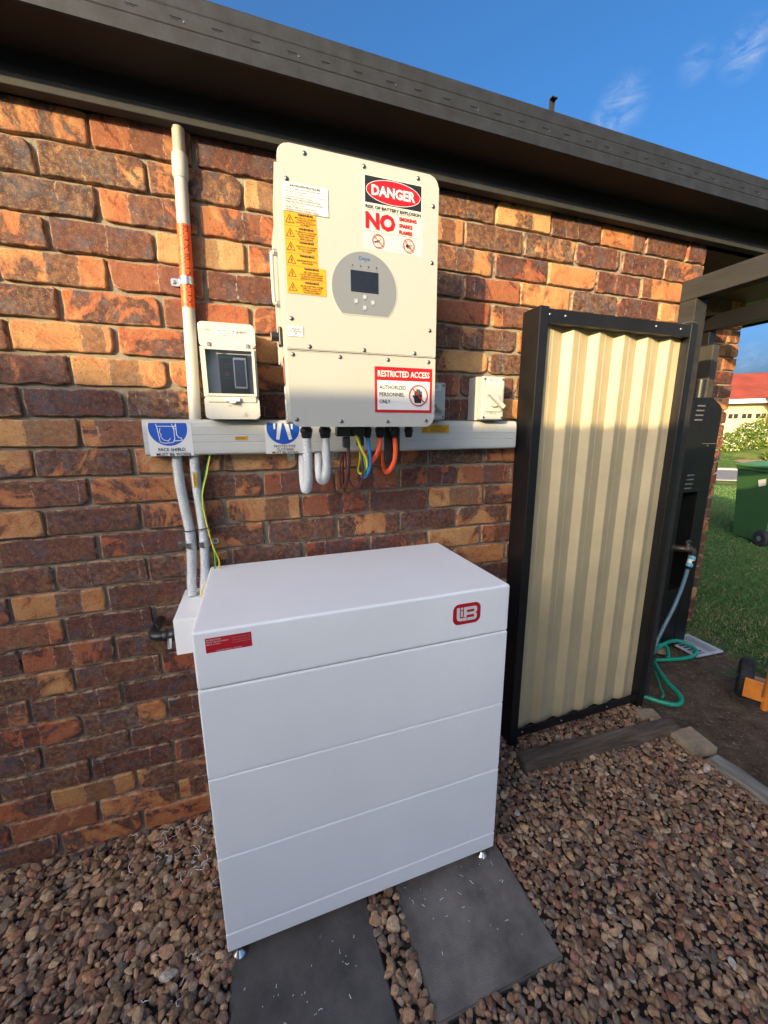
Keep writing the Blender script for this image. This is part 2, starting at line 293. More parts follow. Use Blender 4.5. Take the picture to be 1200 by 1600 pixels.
class B:
    """collects shapes (world coordinates) and links them as one mesh object"""
    def __init__(s): s.v = []; s.f = []; s.m = []; s.sm = []; s.mats = []
    def mi(s, mat):
        if mat not in s.mats: s.mats.append(mat)
        return s.mats.index(mat)
    def add(s, vs, fs, mat, smooth=False):
        o = len(s.v); k = s.mi(mat)
        s.v += [tuple(v) for v in vs]
        for f_ in fs: s.f.append(tuple(i+o for i in f_)); s.m.append(k); s.sm.append(smooth)
        return s
    def bm(s, bm, mat, smooth=False, mx=None):
        if mx is not None: bm.transform(mx)
        bm.verts.index_update()
        s.add([v.co[:] for v in bm.verts], [[v.index for v in f_.verts] for f_ in bm.faces], mat, smooth); bm.free(); return s
    def box(s, x0, x1, y0, y1, z0, z1, mat, bev=0.0, seg=2, mx=None):
        bm = bmesh.new(); bmesh.ops.create_cube(bm, size=1)
        for v in bm.verts: v.co = Vector(((x0+x1)/2+v.co.x*(x1-x0), (y0+y1)/2+v.co.y*(y1-y0), (z0+z1)/2+v.co.z*(z1-z0)))
        if bev > 0: bmesh.ops.bevel(bm, geom=bm.edges[:], offset=bev, segments=seg, affect='EDGES', profile=0.5)
        return s.bm(bm, mat, False, mx)
    def prism(s, pts, O, U, V, Nn, d0, d1, mat, bev=0.0, smooth=False, seg=2):
        """polygon pts (u,v) extruded along Nn from d0 to d1; bev rounds the d1 rim"""
        O, U, V, Nn = Vector(O), Vector(U), Vector(V), Vector(Nn)
        bm = bmesh.new(); lo = [bm.verts.new(O+U*a+V*b_+Nn*d0) for a, b_ in pts]; hi = [bm.verts.new(O+U*a+V*b_+Nn*d1) for a, b_ in pts]
        n = len(pts); ft = bm.faces.new(hi); bm.faces.new(lo[::-1])
        for i in range(n): bm.faces.new((lo[i], lo[(i+1) % n], hi[(i+1) % n], hi[i]))
        if bev > 0: bmesh.ops.bevel(bm, geom=list(ft.edges), offset=bev, segments=seg, affect='EDGES', profile=0.5)
        bmesh.ops.recalc_face_normals(bm, faces=bm.faces[:])
        return s.bm(bm, mat, smooth)
    def tube(s, pts, rad, mat, n=12, smooth=True, cap=True, step=None, rf=None):
        P = [Vector(p) for p in pts]
        if step: P = resample(P, step)
        m = len(P); vs = []; fs = []; up = None; acc = 0
        for i in range(m):
            t = (P[min(i+1, m-1)]-P[max(i-1, 0)]).normalized()
            if up is None: up = t.orthogonal().normalized()
            up = (up - t*up.dot(t)).normalized(); w = t.cross(up)
            if i: acc += (P[i]-P[i-1]).length
            rr = rad if not rf else rf(acc, i)
            for k in range(n):
                a = 2*math.pi*k/n; vs.append(P[i]+up*(rr*math.cos(a))+w*(rr*math.sin(a)))
        for i in range(m-1):
            for k in range(n):
                a, b_ = i*n+k, i*n+(k+1) % n; fs.append((a, b_, b_+n, a+n))
        s.add(vs, fs, mat, smooth)
        if cap:
            s.add(vs[:n], [tuple(range(n))[::-1]], mat); s.add(vs[-n:], [tuple(range(n))], mat)
        return s
    def corr(s, pts, rad, mat, pitch=0.0056, n=16):
        P = resample([Vector(p) for p in pts], pitch/4)
        return s.tube(P, rad, mat, n=n, rf=lambda a, i: rad*(1.0 if i % 4 in (0, 1) else 0.80))
    def cyl(s, a, b_, rad, mat, n=20, rad2=None, smooth=True):
        a, b_ = Vector(a), Vector(b_); r2 = rad if rad2 is None else rad2
        t = (b_-a).normalized(); up = t.orthogonal().normalized(); w = t.cross(up); vs = []
        for p, rr in ((a, rad), (b_, r2)):
            for k in range(n):
                q = 2*math.pi*k/n; vs.append(p+up*(rr*math.cos(q))+w*(rr*math.sin(q)))
        s.add(vs, [(k, (k+1) % n, n+(k+1) % n, n+k) for k in range(n)], mat, smooth)
        s.add(vs[:n], [tuple(range(n))[::-1]], mat); s.add(vs[n:], [tuple(range(n))], mat)
        return s
    def lathe(s, prof, O, axis, mat, n=24, smooth=True):
        O, t = Vector(O), Vector(axis).normalized(); up = t.orthogonal().normalized(); w = t.cross(up); vs = []; fs = []
        for h, rr in prof:
            for k in range(n):
                q = 2*math.pi*k/n; vs.append(O+t*h+up*(rr*math.cos(q))+w*(rr*math.sin(q)))
        for i in range(len(prof)-1):
            for k in range(n):
                a, b_ = i*n+k, i*n+(k+1) % n; fs.append((a, b_, b_+n, a+n))
        s.add(vs, fs, mat, smooth); s.add(vs[:n], [tuple(range(n))[::-1]], mat); s.add(vs[-n:], [tuple(range(n))], mat)
        return s
    def build(s, name, parent=None, sharp=True):
        me = bpy.data.meshes.new(name); me.from_pydata(s.v, [], s.f)
        for m in s.mats: me.materials.append(m)
        me.polygons.foreach_set('material_index', s.m); me.polygons.foreach_set('use_smooth', s.sm); me.update()
        o = bpy.data.objects.new(name, me); COL.objects.link(o)
        if parent:
            o.parent = parent; o.matrix_parent_inverse = parent.matrix_world.inverted()
        return o
def resample(P, step):
    # Catmull-Rom through the points, then even spacing
    Q = []
    for i in range(len(P)-1):
        p0, p1, p2, p3 = P[max(i-1, 0)], P[i], P[i+1], P[min(i+2, len(P)-1)]
        for k in range(24):
            t = k/24; Q.append(0.5*((2*p1)+(p2-p0)*t+(2*p0-5*p1+4*p2-p3)*t*t+(3*p1-p0-3*p2+p3)*t**3))
    Q.append(P[-1]); out = [Q[0]]; need = step
    for i in range(len(Q)-1):
        seg = (Q[i+1]-Q[i]).length; pos = 0
        while seg-pos >= need: pos += need; out.append(Q[i].lerp(Q[i+1], pos/seg)); need = step
        need -= (seg-pos)
    out.append(Q[-1]); return out
def arr_mesh(name, V, F, mat, parent=None, smooth=False, attrs=()):
    """fast mesh from numpy: F is (n,k)"""
    me = bpy.data.meshes.new(name); k = F.shape[1]
    me.vertices.add(len(V)); me.vertices.foreach_set('co', V.astype(np.float32).ravel())
    me.loops.add(F.size); me.loops.foreach_set('vertex_index', F.astype(np.int32).ravel())
    me.polygons.add(len(F)); me.polygons.foreach_set('loop_start', np.arange(0, F.size, k, dtype=np.int32))
    me.polygons.foreach_set('loop_total', np.full(len(F), k, dtype=np.int32))
    me.polygons.foreach_set('use_smooth', np.full(len(F), smooth, dtype=bool))
    me.update(calc_edges=True); me.materials.append(mat)
    for an, ty, dat in attrs:
        a = me.attributes.new(an, ty, 'POINT'); a.data.foreach_set('color' if 'COLOR' in ty else 'vector', dat.astype(np.float32).ravel())
    o = bpy.data.objects.new(name, me); COL.objects.link(o)
    if parent: o.parent = parent; o.matrix_parent_inverse = parent.matrix_world.inverted()
    return o
def copy_part(o, parent, dloc):
    c = o.copy(); COL.objects.link(c); c.parent = parent; c.matrix_parent_inverse = o.matrix_parent_inverse.copy(); c.location = o.location+Vector(dloc); return c

# text and stickers ---------------------------------------------------
_T = {}
def text_geo(txt, size, bold=0.0, align='CENTER', spacing=1.0, line=1.0):
    key = (txt, size, bold, align, spacing, line)
    if key in _T: return _T[key]
    cu = bpy.data.curves.new('t', 'FONT'); cu.body = txt; cu.size = size; cu.align_x = align; cu.align_y = 'CENTER'
    cu.offset = bold*size; cu.resolution_u = 2; cu.space_character = spacing; cu.space_line = line
    o = bpy.data.objects.new('t', cu); COL.objects.link(o); bpy.context.view_layer.update()
    me = bpy.data.meshes.new_from_object(o.evaluated_get(bpy.context.evaluated_depsgraph_get()))
    vs = [(v.co.x, v.co.y) for v in me.vertices]; fs = [tuple(p.vertices) for p in me.polygons]
    bpy.data.objects.remove(o); bpy.data.curves.remove(cu); bpy.data.meshes.remove(me)
    _T[key] = (vs, fs); return vs, fs
class Sticker(B):
    """flat marks on a plane: O origin, U right, V up, Nn outwards; every layer sits a little further out"""
    def __init__(s, O, U=(1, 0, 0), V=(0, 0, 1), Nn=(0, -1, 0), base=0.0):
        super().__init__(); s.O, s.U, s.V, s.Nn = Vector(O), Vector(U), Vector(V), Vector(Nn); s.h = base
    def P(s, a, b_, h): return s.O+s.U*a+s.V*b_+s.Nn*h
    def lay(s, k=0.00018): s.h += k; return s.h
    def poly(s, pts, mat, layer=None):
        h = s.lay() if layer is None else layer
        return s.add([s.P(a, b_, h) for a, b_ in pts], [tuple(range(len(pts)))], mat)
    def plate(s, x0, x1, z0, z1, mat, th=0.0006, r=0.0):
        pts = rrect(x0, x1, z0, z1, r) if r else [(x0, z0), (x1, z0), (x1, z1), (x0, z1)]
        s.prism(pts, s.O, s.U, s.V, s.Nn, s.h, s.h+th, mat); s.h += th; return s
    def rect(s, x0, x1, z0, z1, mat): return s.poly([(x0, z0), (x1, z0), (x1, z1), (x0, z1)], mat)
    def ell(s, cx, cz, rx, rz, mat, n=48): return s.poly([(cx+rx*math.cos(2*math.pi*k/n), cz+rz*math.sin(2*math.pi*k/n)) for k in range(n)], mat)
    def ring(s, cx, cz, rx, rz, w, mat, n=48):
        h = s.lay(); vs = []
        for k in range(n):
            c_, s_ = math.cos(2*math.pi*k/n), math.sin(2*math.pi*k/n)
            vs += [s.P(cx+rx*c_, cz+rz*s_, h), s.P(cx+(rx-w)*c_, cz+(rz-w)*s_, h)]
        return s.add(vs, [(2*k, 2*k+1, (2*k+3) % (2*n), (2*k+2) % (2*n)) for k in range(n)], mat)
    def line(s, pts, w, mat, layer=None):
        h = s.lay() if layer is None else layer
        for (a, b_), (c_, d_) in zip(pts[:-1], pts[1:]):
            L_ = math.hypot(c_-a, d_-b_) or 1e-9; nx, nz = -(d_-b_)/L_*w/2, (c_-a)/L_*w/2; ex, ez = (c_-a)/L_*w*0.3, (d_-b_)/L_*w*0.3
            s.add([s.P(a-ex+nx, b_-ez+nz, h), s.P(a-ex-nx, b_-ez-nz, h), s.P(c_+ex-nx, d_+ez-nz, h), s.P(c_+ex+nx, d_+ez+nz, h)], [(0, 1, 2, 3)], mat)
            h += 0.00001
        return s
    def text(s, txt, cx, cz, w=None, hgt=None, size=0.01, mat=None, bold=0.0, align='CENTER', spacing=1.0, line=1.0, rot=0.0):
        vs, fs = text_geo(txt, size, bold, align, spacing, line)
        if not vs: return s
        A = np.array(vs); lo, hi = A.min(0), A.max(0)
        sx = w/(hi[0]-lo[0]) if w else 1; sz = hgt/(hi[1]-lo[1]) if hgt else (sx if w else 1)
        if hgt and not w: sx = sz
        c_ = (lo+hi)/2; c0 = lo[0] if align == 'LEFT' else c_[0]
        A = np.stack([(A[:, 0]-c0)*sx, (A[:, 1]-c_[1])*sz], 1)
        if rot:
            q, w_ = math.cos(rot), math.sin(rot); A = np.stack([A[:, 0]*q-A[:, 1]*w_, A[:, 0]*w_+A[:, 1]*q], 1)
        h = s.lay(); return s.add([s.P(cx+a, cz+b_, h) for a, b_ in A], fs, mat or INK)
def rrect(x0, x1, z0, z1, r, n=6):
    P = []
    for cx, cz, a0 in ((x1-r, z0+r, -90), (x1-r, z1-r, 0), (x0+r, z1-r, 90), (x0+r, z0+r, 180)):
        for k in range(n+1):
            a = math.radians(a0+90*k/n); P.append((cx+r*math.cos(a), cz+r*math.sin(a)))
    return P

# numpy value noise
def _h(i, j, k):
    n = (i*374761393+j*668265263+k*2147483647) & 0xffffffff; n = ((n ^ (n >> 13))*1274126177) & 0xffffffff
    return ((n ^ (n >> 16)) & 0xffff)/65535.0
def vnoise(x, y, z):
    xi, yi, zi = np.floor(x).astype(np.int64), np.floor(y).astype(np.int64), np.floor(z).astype(np.int64)
    a, b_, c_ = x-xi, y-yi, z-zi; a, b_, c_ = a*a*(3-2*a), b_*b_*(3-2*b_), c_*c_*(3-2*c_); o = 0
    for i in (0, 1):
        for j in (0, 1):
            for k in (0, 1): o = o+_h(xi+i, yi+j, zi+k)*(a if i else 1-a)*(b_ if j else 1-b_)*(c_ if k else 1-c_)
    return o*2-1

# ------------------------------------------------------------------ brickwork
PX, PZ = 0.24, 0.0834
def brick_array(specs):
    """specs: list of (x0, x1, z0, z1); bricks face -y, front near y = 0; returns V, F, attributes"""
    Vs, Fs, A1, A2 = [], [], [], []; off = 0
    for (x0, x1, z0, z1) in specs:
        rs = RNG.random(12); hx, hz = (x1-x0)/2, (z1-z0)/2; cx, cz = (x0+x1)/2, (z0+z1)/2
        e = np.array([0, .0006, .002, .0045, .008])
        gx = np.concatenate([-hx+e, np.linspace(-hx+.014, hx-.014, max(3, int(2*hx/.011))), hx-e[::-1]])
        gz = np.concatenate([-hz+e, np.linspace(-hz+.014, hz-.014, 5), hz-e[::-1]])
        X, Z = np.meshgrid(gx, gz, indexing='ij')
        dx, dz = hx-np.abs(X), hz-np.abs(Z); d = np.minimum(dx, dz)
        bx = .0028+.0022*rs[0]
        y = -(.0085+.002*rs[1])*np.sqrt(np.clip(1-(1-np.clip(dx/bx, 0, 1))**2, 0, 1))*np.sqrt(np.clip(1-(1-np.clip(dz/bx, 0, 1))**2, 0, 1))
        # rounded corners: each of the four has its own radius
        s_, t_ = X/hx, Z/hz
        for qi, (qx, qz) in enumerate(((1, 1), (1, -1), (-1, 1), (-1, -1))):
            R_ = (.003+.030*rs[2+qi]**4)
            cxq, czq = hx-R_, hz-R_
            px_, pz_ = X*qx-cxq, Z*qz-czq; m_ = (px_ > 0) & (pz_ > 0)
            mx_ = np.maximum(px_, pz_); ln = np.hypot(px_, pz_)+1e-9
            k_ = np.where(m_, mx_/ln, 1)
            X = np.where(m_, (cxq+px_*k_)*qx, X); Z = np.where(m_, (czq+pz_*k_)*qz, Z)
        wx, wz = X+cx, Z+cz
        ed = np.clip(1-d/.014, 0, 1)
        n1 = vnoise(wx*28+rs[6]*90, wz*28, wx*0+rs[7]*50); n2 = vnoise(wx*90, wz*90+rs[8]*70, wx*0+5)
        n3 = vnoise(wx*24, wz*24+40, wx*0+rs[6]*31)
        X = X+(n1*.0030+n2*.0012)*ed*np.sign(X)*(dx < dz+.01); Z = Z+(n3*.0034+n2*.0014)*ed*np.sign(Z)*(dz < dx+.01)
        crease = np.clip(1-np.abs(vnoise(wx*16+rs[9]*60, wz*34+wx*10, wx*0+rs[9]*9))*9, 0, 1)
        y = y+np.where(d > .003, n1*.0007+n2*.0005+crease*.0012*(rs[10] > .45), 0)+(rs[11]-.5)*.003+(X/hx)*(rs[0]-.5)*.003+(Z/hz)*(rs[5]-.5)*.0016
        y = np.where(d < 1e-6, .012, y)
        nx, nz = X.shape; idx = np.arange(nx*nz).reshape(nx, nz)+off
        Vs.append(np.stack([X+cx, y, Z+cz], -1).reshape(-1, 3))
        Fs.append(np.stack([idx[:-1, :-1], idx[1:, :-1], idx[1:, 1:], idx[:-1, 1:]], -1).reshape(-1, 4)); off += nx*nz
        q = RNG.random(4); dark = q[3]**1.5; low = np.clip((1.55-cz)/.5, 0, 1); dark = min(1, dark+.28*low*RNG.random()**.6); q[0] = q[0]*(1-.30*low)  # lower bricks darkened: shade and damp of the lower wall put into their colour
        bw = 0.0 if q[2] < 0.30 else 0.22+0.5*RNG.random(); bcen = q[1] if RNG.random() < .5 else 0.35+0.3*q[1]
        A1.append(np.tile([q[0], bcen, bw, dark], (nx*nz, 1)))
        A2.append(np.stack([(X/hx+1)/2, (Z/hz+1)/2, np.clip(d, 0, .02)], -1).reshape(-1, 3))
    return np.concatenate(Vs), np.concatenate(Fs), np.concatenate(A1), np.concatenate(A2)
def row_specs(xa, xb, rows, flip=0, jit=0.0022):
    S = []
    for k in rows:                                   # row k: bed joint lines at (26.1-k)*PZ above, 0.5 course either side
        zc = (25.6-k)*PZ; odd = (k+flip) % 2
        i0 = math.floor((xa-0.12*odd)/PX)-1
        js = [j*PX+0.12*odd for j in range(i0, i0+60)]; js = [j for j in js if xa+.03 < j < xb-.03]
        E_ = [xa]+js+[xb]; zj = (random.random()-.5)*.002
        for a, b_ in zip(E_[:-1], E_[1:]):
            ja, jb = (random.random()-.5)*jit*2, (random.random()-.5)*jit*2
            S.append((a+(.0047 if a > xa else 0)+ja*(a > xa), b_-(.0047 if b_ < xb else 0)+jb*(b_ < xb), zc-PZ/2+.0041+zj+(random.random()-.5)*.002, zc+PZ/2-.0041+zj+(random.random()-.5)*.002))
    return S
house = thing('brick_house', 'orange and dark purple clinker brick house wall under a black gutter, carrying the electrical gear', 'house', (0.5, 0.1, 0))
def wall_from(specs, name, fn=None, mort=None):
    V, F, a1, a2 = brick_array(specs)
    if fn: V = fn(V)
    o = arr_mesh(name, V, F, MATS['brick'], house, True, (('bseed', 'FLOAT_COLOR', a1), ('buv', 'FLOAT_VECTOR', a2)))
    return o
CX = 2.275
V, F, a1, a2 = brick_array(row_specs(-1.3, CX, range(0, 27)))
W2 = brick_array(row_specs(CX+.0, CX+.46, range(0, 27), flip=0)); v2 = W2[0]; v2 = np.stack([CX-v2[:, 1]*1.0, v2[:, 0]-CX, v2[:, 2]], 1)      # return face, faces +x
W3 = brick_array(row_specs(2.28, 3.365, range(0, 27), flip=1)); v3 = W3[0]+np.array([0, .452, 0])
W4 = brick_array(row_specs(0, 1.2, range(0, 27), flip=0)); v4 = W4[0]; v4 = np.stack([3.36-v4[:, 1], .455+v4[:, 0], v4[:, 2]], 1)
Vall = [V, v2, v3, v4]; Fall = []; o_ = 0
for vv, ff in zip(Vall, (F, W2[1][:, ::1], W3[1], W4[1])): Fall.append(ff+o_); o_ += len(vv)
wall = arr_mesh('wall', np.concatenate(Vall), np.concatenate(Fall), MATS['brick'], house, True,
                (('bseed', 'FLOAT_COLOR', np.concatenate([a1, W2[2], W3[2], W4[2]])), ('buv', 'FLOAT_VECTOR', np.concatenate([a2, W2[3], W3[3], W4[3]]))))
# mortar: a finely bumped sheet 6 mm behind the faces
mb = B()
mb.box(-1.3, CX-.0075, .0035, .20, -.2, 2.19, MORT); mb.box(CX-.12, CX-.008, .2, .452, -.2, 2.19, MORT)
mb.box(CX-.008, 3.3525, .4555, .62, -.2, 2.19, MORT); mb.box(3.2, 3.353, .62, 1.7, -.2, 2.19, MORT)
mb.build('mortar', house)
fb = B(); fb.box(-1.3, CX+.004, -.012, -.0015, -.12, -.055, CONC); fb.build('footing', house)

# eave: batten along the wall top, soffit, gutter
eb = B(); eb.box(-1.6, 2.9, -.048, -.016, 2.166, 2.192, FASC, .002); eb.box(-1.6, 2.9, -.016, 0.02, 2.172, 2.192, SOFF)
eb.build('eave_batten', house)
sb_ = B(); sb_.box(-1.6, 2.9, -.176, -.03, 2.236, 2.246, SOFF); sb_.box(-1.6, 2.9, -.047, -.030, 2.1922, 2.2355, SOFF); sb_.build('soffit', house)
gb = B()
prof = [(-.176, 2.232), (-.181, 2.234), (-.181, 2.262), (-.1795, 2.264), (-.1795, 2.2665), (-.181, 2.2685), (-.181, 2.298), (-.1800, 2.300), (-.1815, 2.303), (-.1815, 2.330), (-.178, 2.335), (-.172, 2.334), (-.171, 2.326), (-.176, 2.325), (-.176, 2.240), (-.06, 2.240), (-.06, 2.247), (-.19+.02, 2.247)]
front = prof[:15]
vs = [(x, y, z) for x in (-1.6, 2.9) for y, z in front]; n = len(front)
gb.add(vs, [(i, i+n, i+1+n, i+1) for i in range(n-1)], GUT)
for k in range(40):                                    # overflow slots pressed in the gutter face
    x = -0.52+k*.0835
    x += random.uniform(-.004, .004); gb.box(x, x+.016, -.1815, -.1805, 2.2800, 2.2825, BLACK); gb.box(x-.0015, x+.0215, -.1822, -.1805, 2.2832, 2.2843, GUT)
    if k % 3 == 0: gb.cyl((x+.026, -.1809, 2.2785), (x+.026, -.1825, 2.2785), .0016, ZINC, 8)
gut = gb.build('gutter', house)
kb = B(); kb.box(1.265, 1.285, -.168, -.166, 2.325, 2.372, TIMB, mx=None); kb.box(1.265, 1.285, -.180, -.168, 2.369, 2.372, TIMB); kb.build('gutter_bracket', gut)
rb = B()
rb.add([(-1.6, -.165, 2.318), (2.9, -.165, 2.318), (2.9, 2.2, 2.62), (-1.6, 2.2, 2.62)], [(0, 1, 2, 3)], GUT)
rb.add([(2.9, .25, 2.30), (4.6, .25, 2.30), (4.6, 2.2, 2.62), (2.9, 2.2, 2.62)], [(0, 1, 2, 3)], GUT)
rb.build('roof', house)
so = B(); so.box(2.29, 3.38, -.015, 2.0, 2.172, 2.18, SOFFB)
so.build('soffit_return', house)
so = B()
for k in range(12): so.box(3.382, 3.95, -.015+k*.17, -.015+k*.17+.164, 2.172, 2.184, SOFFC, .002)
so.box(3.384, 3.948, -.013, 2.02, 2.179, 2.19, SOFFB)
so.box(3.95, 3.975, -.015, 2.0, 2.15, 2.29, FASC)
so.build('verge_soffit', house)

# ------------------------------------------------------------------ pergola timbers and post by the corner
pg = thing('pergola_frame', 'dark stained timber pergola beam on a post fixed at the brick corner', 'pergola', (2.19, -.05, 0))
b = B(); b.box(2.152, 2.215, -2.2, -.006, 1.930, 2.012, TIMB, .003); b.build('beam', pg)
b = B(); b.box(2.154, 2.226, -.078, -.008, 0, 1.9298, TIMB, .003); b.build('post', pg)
pg2 = thing('pergola_frame', 'second dark pergola beam and narrow post set deeper behind the brick corner', 'pergola', (2.92, .32, 0))
b = B(); b.box(2.885, 2.945, -1.2, .44, 1.948, 2.03, DPAINT, .003); b.build('beam', pg2)  # beam coloured black so that its shade is held in the paint
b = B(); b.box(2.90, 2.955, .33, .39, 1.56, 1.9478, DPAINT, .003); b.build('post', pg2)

# ------------------------------------------------------------------ ground
def quad(name, pts, mat, **k):
    b_ = B(); b_.add(pts, [tuple(range(len(pts)))], mat); o = b_.build(name); return tag(o, **k)
ground = quad('ground', [(-400, -400, -.020), (600, -400, -.020), (600, 600, -.020), (-400, 600, -.020)], MATS['ground'], kind='structure')
GB = B(); GB.add([(-3, -2.4, -.014), (2.08, -2.4, -.014), (2.14, -.03, -.014), (2.14, .02, -.014), (-3, .02, -.014)], [(0, 1, 2, 3, 4)], M('gravel_bed_soil', (0.045, 0.032, 0.024), 0.95, var=0.4, vscale=30, bump=1, bscale=90))
gbed = GB.build('gravel_bed'); tag(gbed, kind='structure')
# road beyond the lawn: it runs across the view
rd = Vector((0.75, -0.66, 0)).normalized(); rn = Vector((rd.y*-1, rd.x, 0)); rn = Vector((0.66, 0.75, 0)).normalized()
def band(name, c, d0, d1, z, mat, ln=80):
    c = Vector(c); a = rd*ln; P = [c-a+rn*d0, c+a+rn*d0, c+a+rn*d1, c-a+rn*d1]
    return quad(name, [(p.x, p.y, z) for p in P], mat, kind='structure')
RC = (13.3, 5.7, 0)
band('road', RC, 0.35, 3.7, -.012, M('asphalt', (0.19, 0.185, 0.19), 0.9, var=0.2, vscale=3, bump=.5, bscale=60))
kb = B(); ang = math.atan2(rd.y, rd.x)
for d0, d1 in ((0.0, 0.345), (3.705, 4.05)):
    mx = Matrix.Translation(Vector(RC)) @ Matrix.Rotation(ang, 4, 'Z')
    kb.box(-80, 80, d0, d1, -.1, .05 if d0 > 1 else .0, M('kerb_concrete', (0.28, 0.27, 0.25), 0.9, var=0.2, vscale=2), 0.0, 2, mx)
tag(kb.build('kerb'), kind='structure')

# ------------------------------------------------------------------ pebbles
def ico(sub):
    bm = bmesh.new(); bmesh.ops.create_icosphere(bm, subdivisions=sub, radius=1); bm.verts.index_update()
    v = np.array([w.co[:] for w in bm.verts]); f_ = np.array([[w.index for w in q.verts] for q in bm.faces]); bm.free(); return v, f_
PAVERS = ((.655, 1.03, -.755, -.335), (.185, .568, -.79, -.395))
def pebbles():
    bv, bf = ico(2); shapes = []
    for k in range(36):
        o = RNG.random(3)*50; n_ = vnoise(bv[:, 0]*1.1+o[0], bv[:, 1]*1.1+o[1], bv[:, 2]*1.1+o[2])*.34+vnoise(bv[:, 0]*2.6+o[1], bv[:, 1]*2.6+o[2], bv[:, 2]*2.6+o[0])*.13
        v = bv*(1+n_)[:, None]
        for _ in range(9):                              # flat facets
            d = RNG.normal(size=3); d /= np.linalg.norm(d); t = v@d; lim = .52+.30*RNG.random(); v = v-np.outer(np.clip(t-lim, 0, None)*.93, d)
        shapes.append(v)
    pos = []
    def inside(x, y):
        if y > -.005 or x < -1.4 or x > 2.12: return False
        if x > 2.02 and y > -.27 : return x < 2.12
        if x > 2.075: return False
        for a, c_, d, e in PAVERS:
            if a-.001 < x < c_+.001 and d-.001 < y < e+.001: return False
        if 1.31 < x < 2.12 and -.234 < y+(x-1.3)*.078 < -.194: return False
        return True
    for layer, (st, z) in enumerate(((.0165, -.006), (.0205, .003))):
        y = -1.5
        while y < 0.005:
            x = -1.4
            while x < 2.12:
                a, c_ = x+(RNG.random()-.5)*st*1.0, y+(RNG.random()-.5)*st*1.0
                if inside(a, c_) and (layer == 0 or RNG.random() < .66): pos.append((a, c_, z+(RNG.random()-.5)*.006, 1.0 if layer else .9))
                x += st
            y += st*.92
    n = len(pos); pos = np.array(pos)
    sz = .0066+.0085*RNG.random(n)**1.6; sz[RNG.random(n) < .05] *= 1.35
    d_left = np.clip((.9-pos[:, 0]), 0, 1); sz *= 1+.16*d_left
    pal = np.array([(.20, .125, .082), (.25, .165, .105), (.155, .092, .066), (.21, .10, .07), (.17, .125, .10), (.30, .215, .145), (.135, .092, .072), (.18, .09, .07), (.225, .175, .135), (.115, .092, .082), (.24, .13, .08)])
    pw = np.array([3.2, 3.4, 2.8, .9, 2.8, 2.0, 2, .8, 1.8, 1.1, 1.0]); pw /= pw.sum()
    ci = RNG.choice(len(pal), n, p=pw); colr = pal[ci]*np.array([1.46, 1.36, 1.16])*(0.56+.78*RNG.random(n))[:, None]
    lite = RNG.random(n) < .004; colr[lite] = (.48, .42, .34)
    nv, nf = len(bv), len(bf); V = np.empty((n*nv, 3)); F = np.empty((n*nf, 3), np.int64); A = np.empty((n*nv, 4)); A[:, 3] = 1
    for i in range(n):
        v = shapes[i % 36]*np.array([1+.45*RNG.random(), .85+.3*RNG.random(), .55+.3*RNG.random()])*sz[i]*pos[i, 3]
        a, t1, t2 = RNG.random()*6.283, RNG.normal()*.35, RNG.normal()*.35
        c1, s1 = math.cos(t1), math.sin(t1); c2, s2 = math.cos(t2), math.sin(t2); c_, s_ = math.cos(a), math.sin(a)
        R = np.array([[c_, -s_, 0], [s_, c_, 0], [0, 0, 1]])@np.array([[1, 0, 0], [0, c1, -s1], [0, s1, c1]])@np.array([[c2, 0, s2], [0, 1, 0], [-s2, 0, c2]])
        V[i*nv:(i+1)*nv] = v@R.T+pos[i, :3]; F[i*nf:(i+1)*nf] = bf+i*nv; A[i*nv:(i+1)*nv, :3] = colr[i]
    o = arr_mesh('gravel', V, F, MATS['pebble'], None, False, (('pcol', 'FLOAT_COLOR', A),)); tag(o, 'loose brown river pebbles spread below the wall and around the pavers', 'gravel', None, 'stuff'); return n
print('pebbles', pebbles())

def slab(name, label, cat, x0, x1, y0, y1, z0, z1, mat, rot=0, group=None, seed=0, amp=.0025, bev=.004):
    """a slab with slightly worn, wavy faces"""
    bm = bmesh.new(); bmesh.ops.create_cube(bm, size=1)
    w, d, h = x1-x0, y1-y0, z1-z0
    for v in bm.verts: v.co = Vector((v.co.x*w, v.co.y*d, v.co.z*h))
    bmesh.ops.bevel(bm, geom=bm.edges[:], offset=bev, segments=2, affect='EDGES')
    bmesh.ops.subdivide_edges(bm, edges=[e for e in bm.edges if e.calc_length() > .03], cuts=14, use_grid_fill=True)
    for v in bm.verts:
        c_ = v.co; q = [float(vnoise(np.array([c_.x*k+seed]), np.array([c_.y*k*1.0]), np.array([c_.z*k+seed*3]))[0]) for k in (18, 31, 55)]
        v.co += Vector((q[0], q[1], q[2]*.6))*amp
    bm.transform(Matrix.Translation(((x0+x1)/2, (y0+y1)/2, (z0+z1)/2)) @ Matrix.Rotation(rot, 4, 'Z'))
    b_ = B(); b_.bm(bm, mat); return tag(b_.build(name), label, cat, group)
slab('paver', 'charcoal concrete paver under the right foot of the white battery', 'paver', *PAVERS[0], -.03, .004, PAVE, seed=3, amp=.0008, group='pavers under the battery')
slab('paver', 'charcoal concrete paver under the left foot of the white battery, cut off by the frame', 'paver', *PAVERS[1], -.03, .004, M('dark_charcoal_paver', (0.105, 0.092, 0.078), 0.85, var=0.5, vscale=8, bump=0.6, bscale=260, detail=9), seed=9, amp=.0008, group='pavers under the battery')
slab('timber_sleeper', 'short dark cracked timber sleeper lying on pebbles before the cream screen', 'sleeper', 1.305, 2.125, -.279, -.213, -.015, .044, SLEEP, rot=-.078, seed=5, amp=.005, bev=.006)
slab('timber_sleeper', 'old grey sleeper edging the gravel against bare soil at the right', 'sleeper', 2.08, 2.155, -1.7, -.45, -.03, .022, SLEEPG, rot=.02, seed=15, amp=.005, bev=.006)
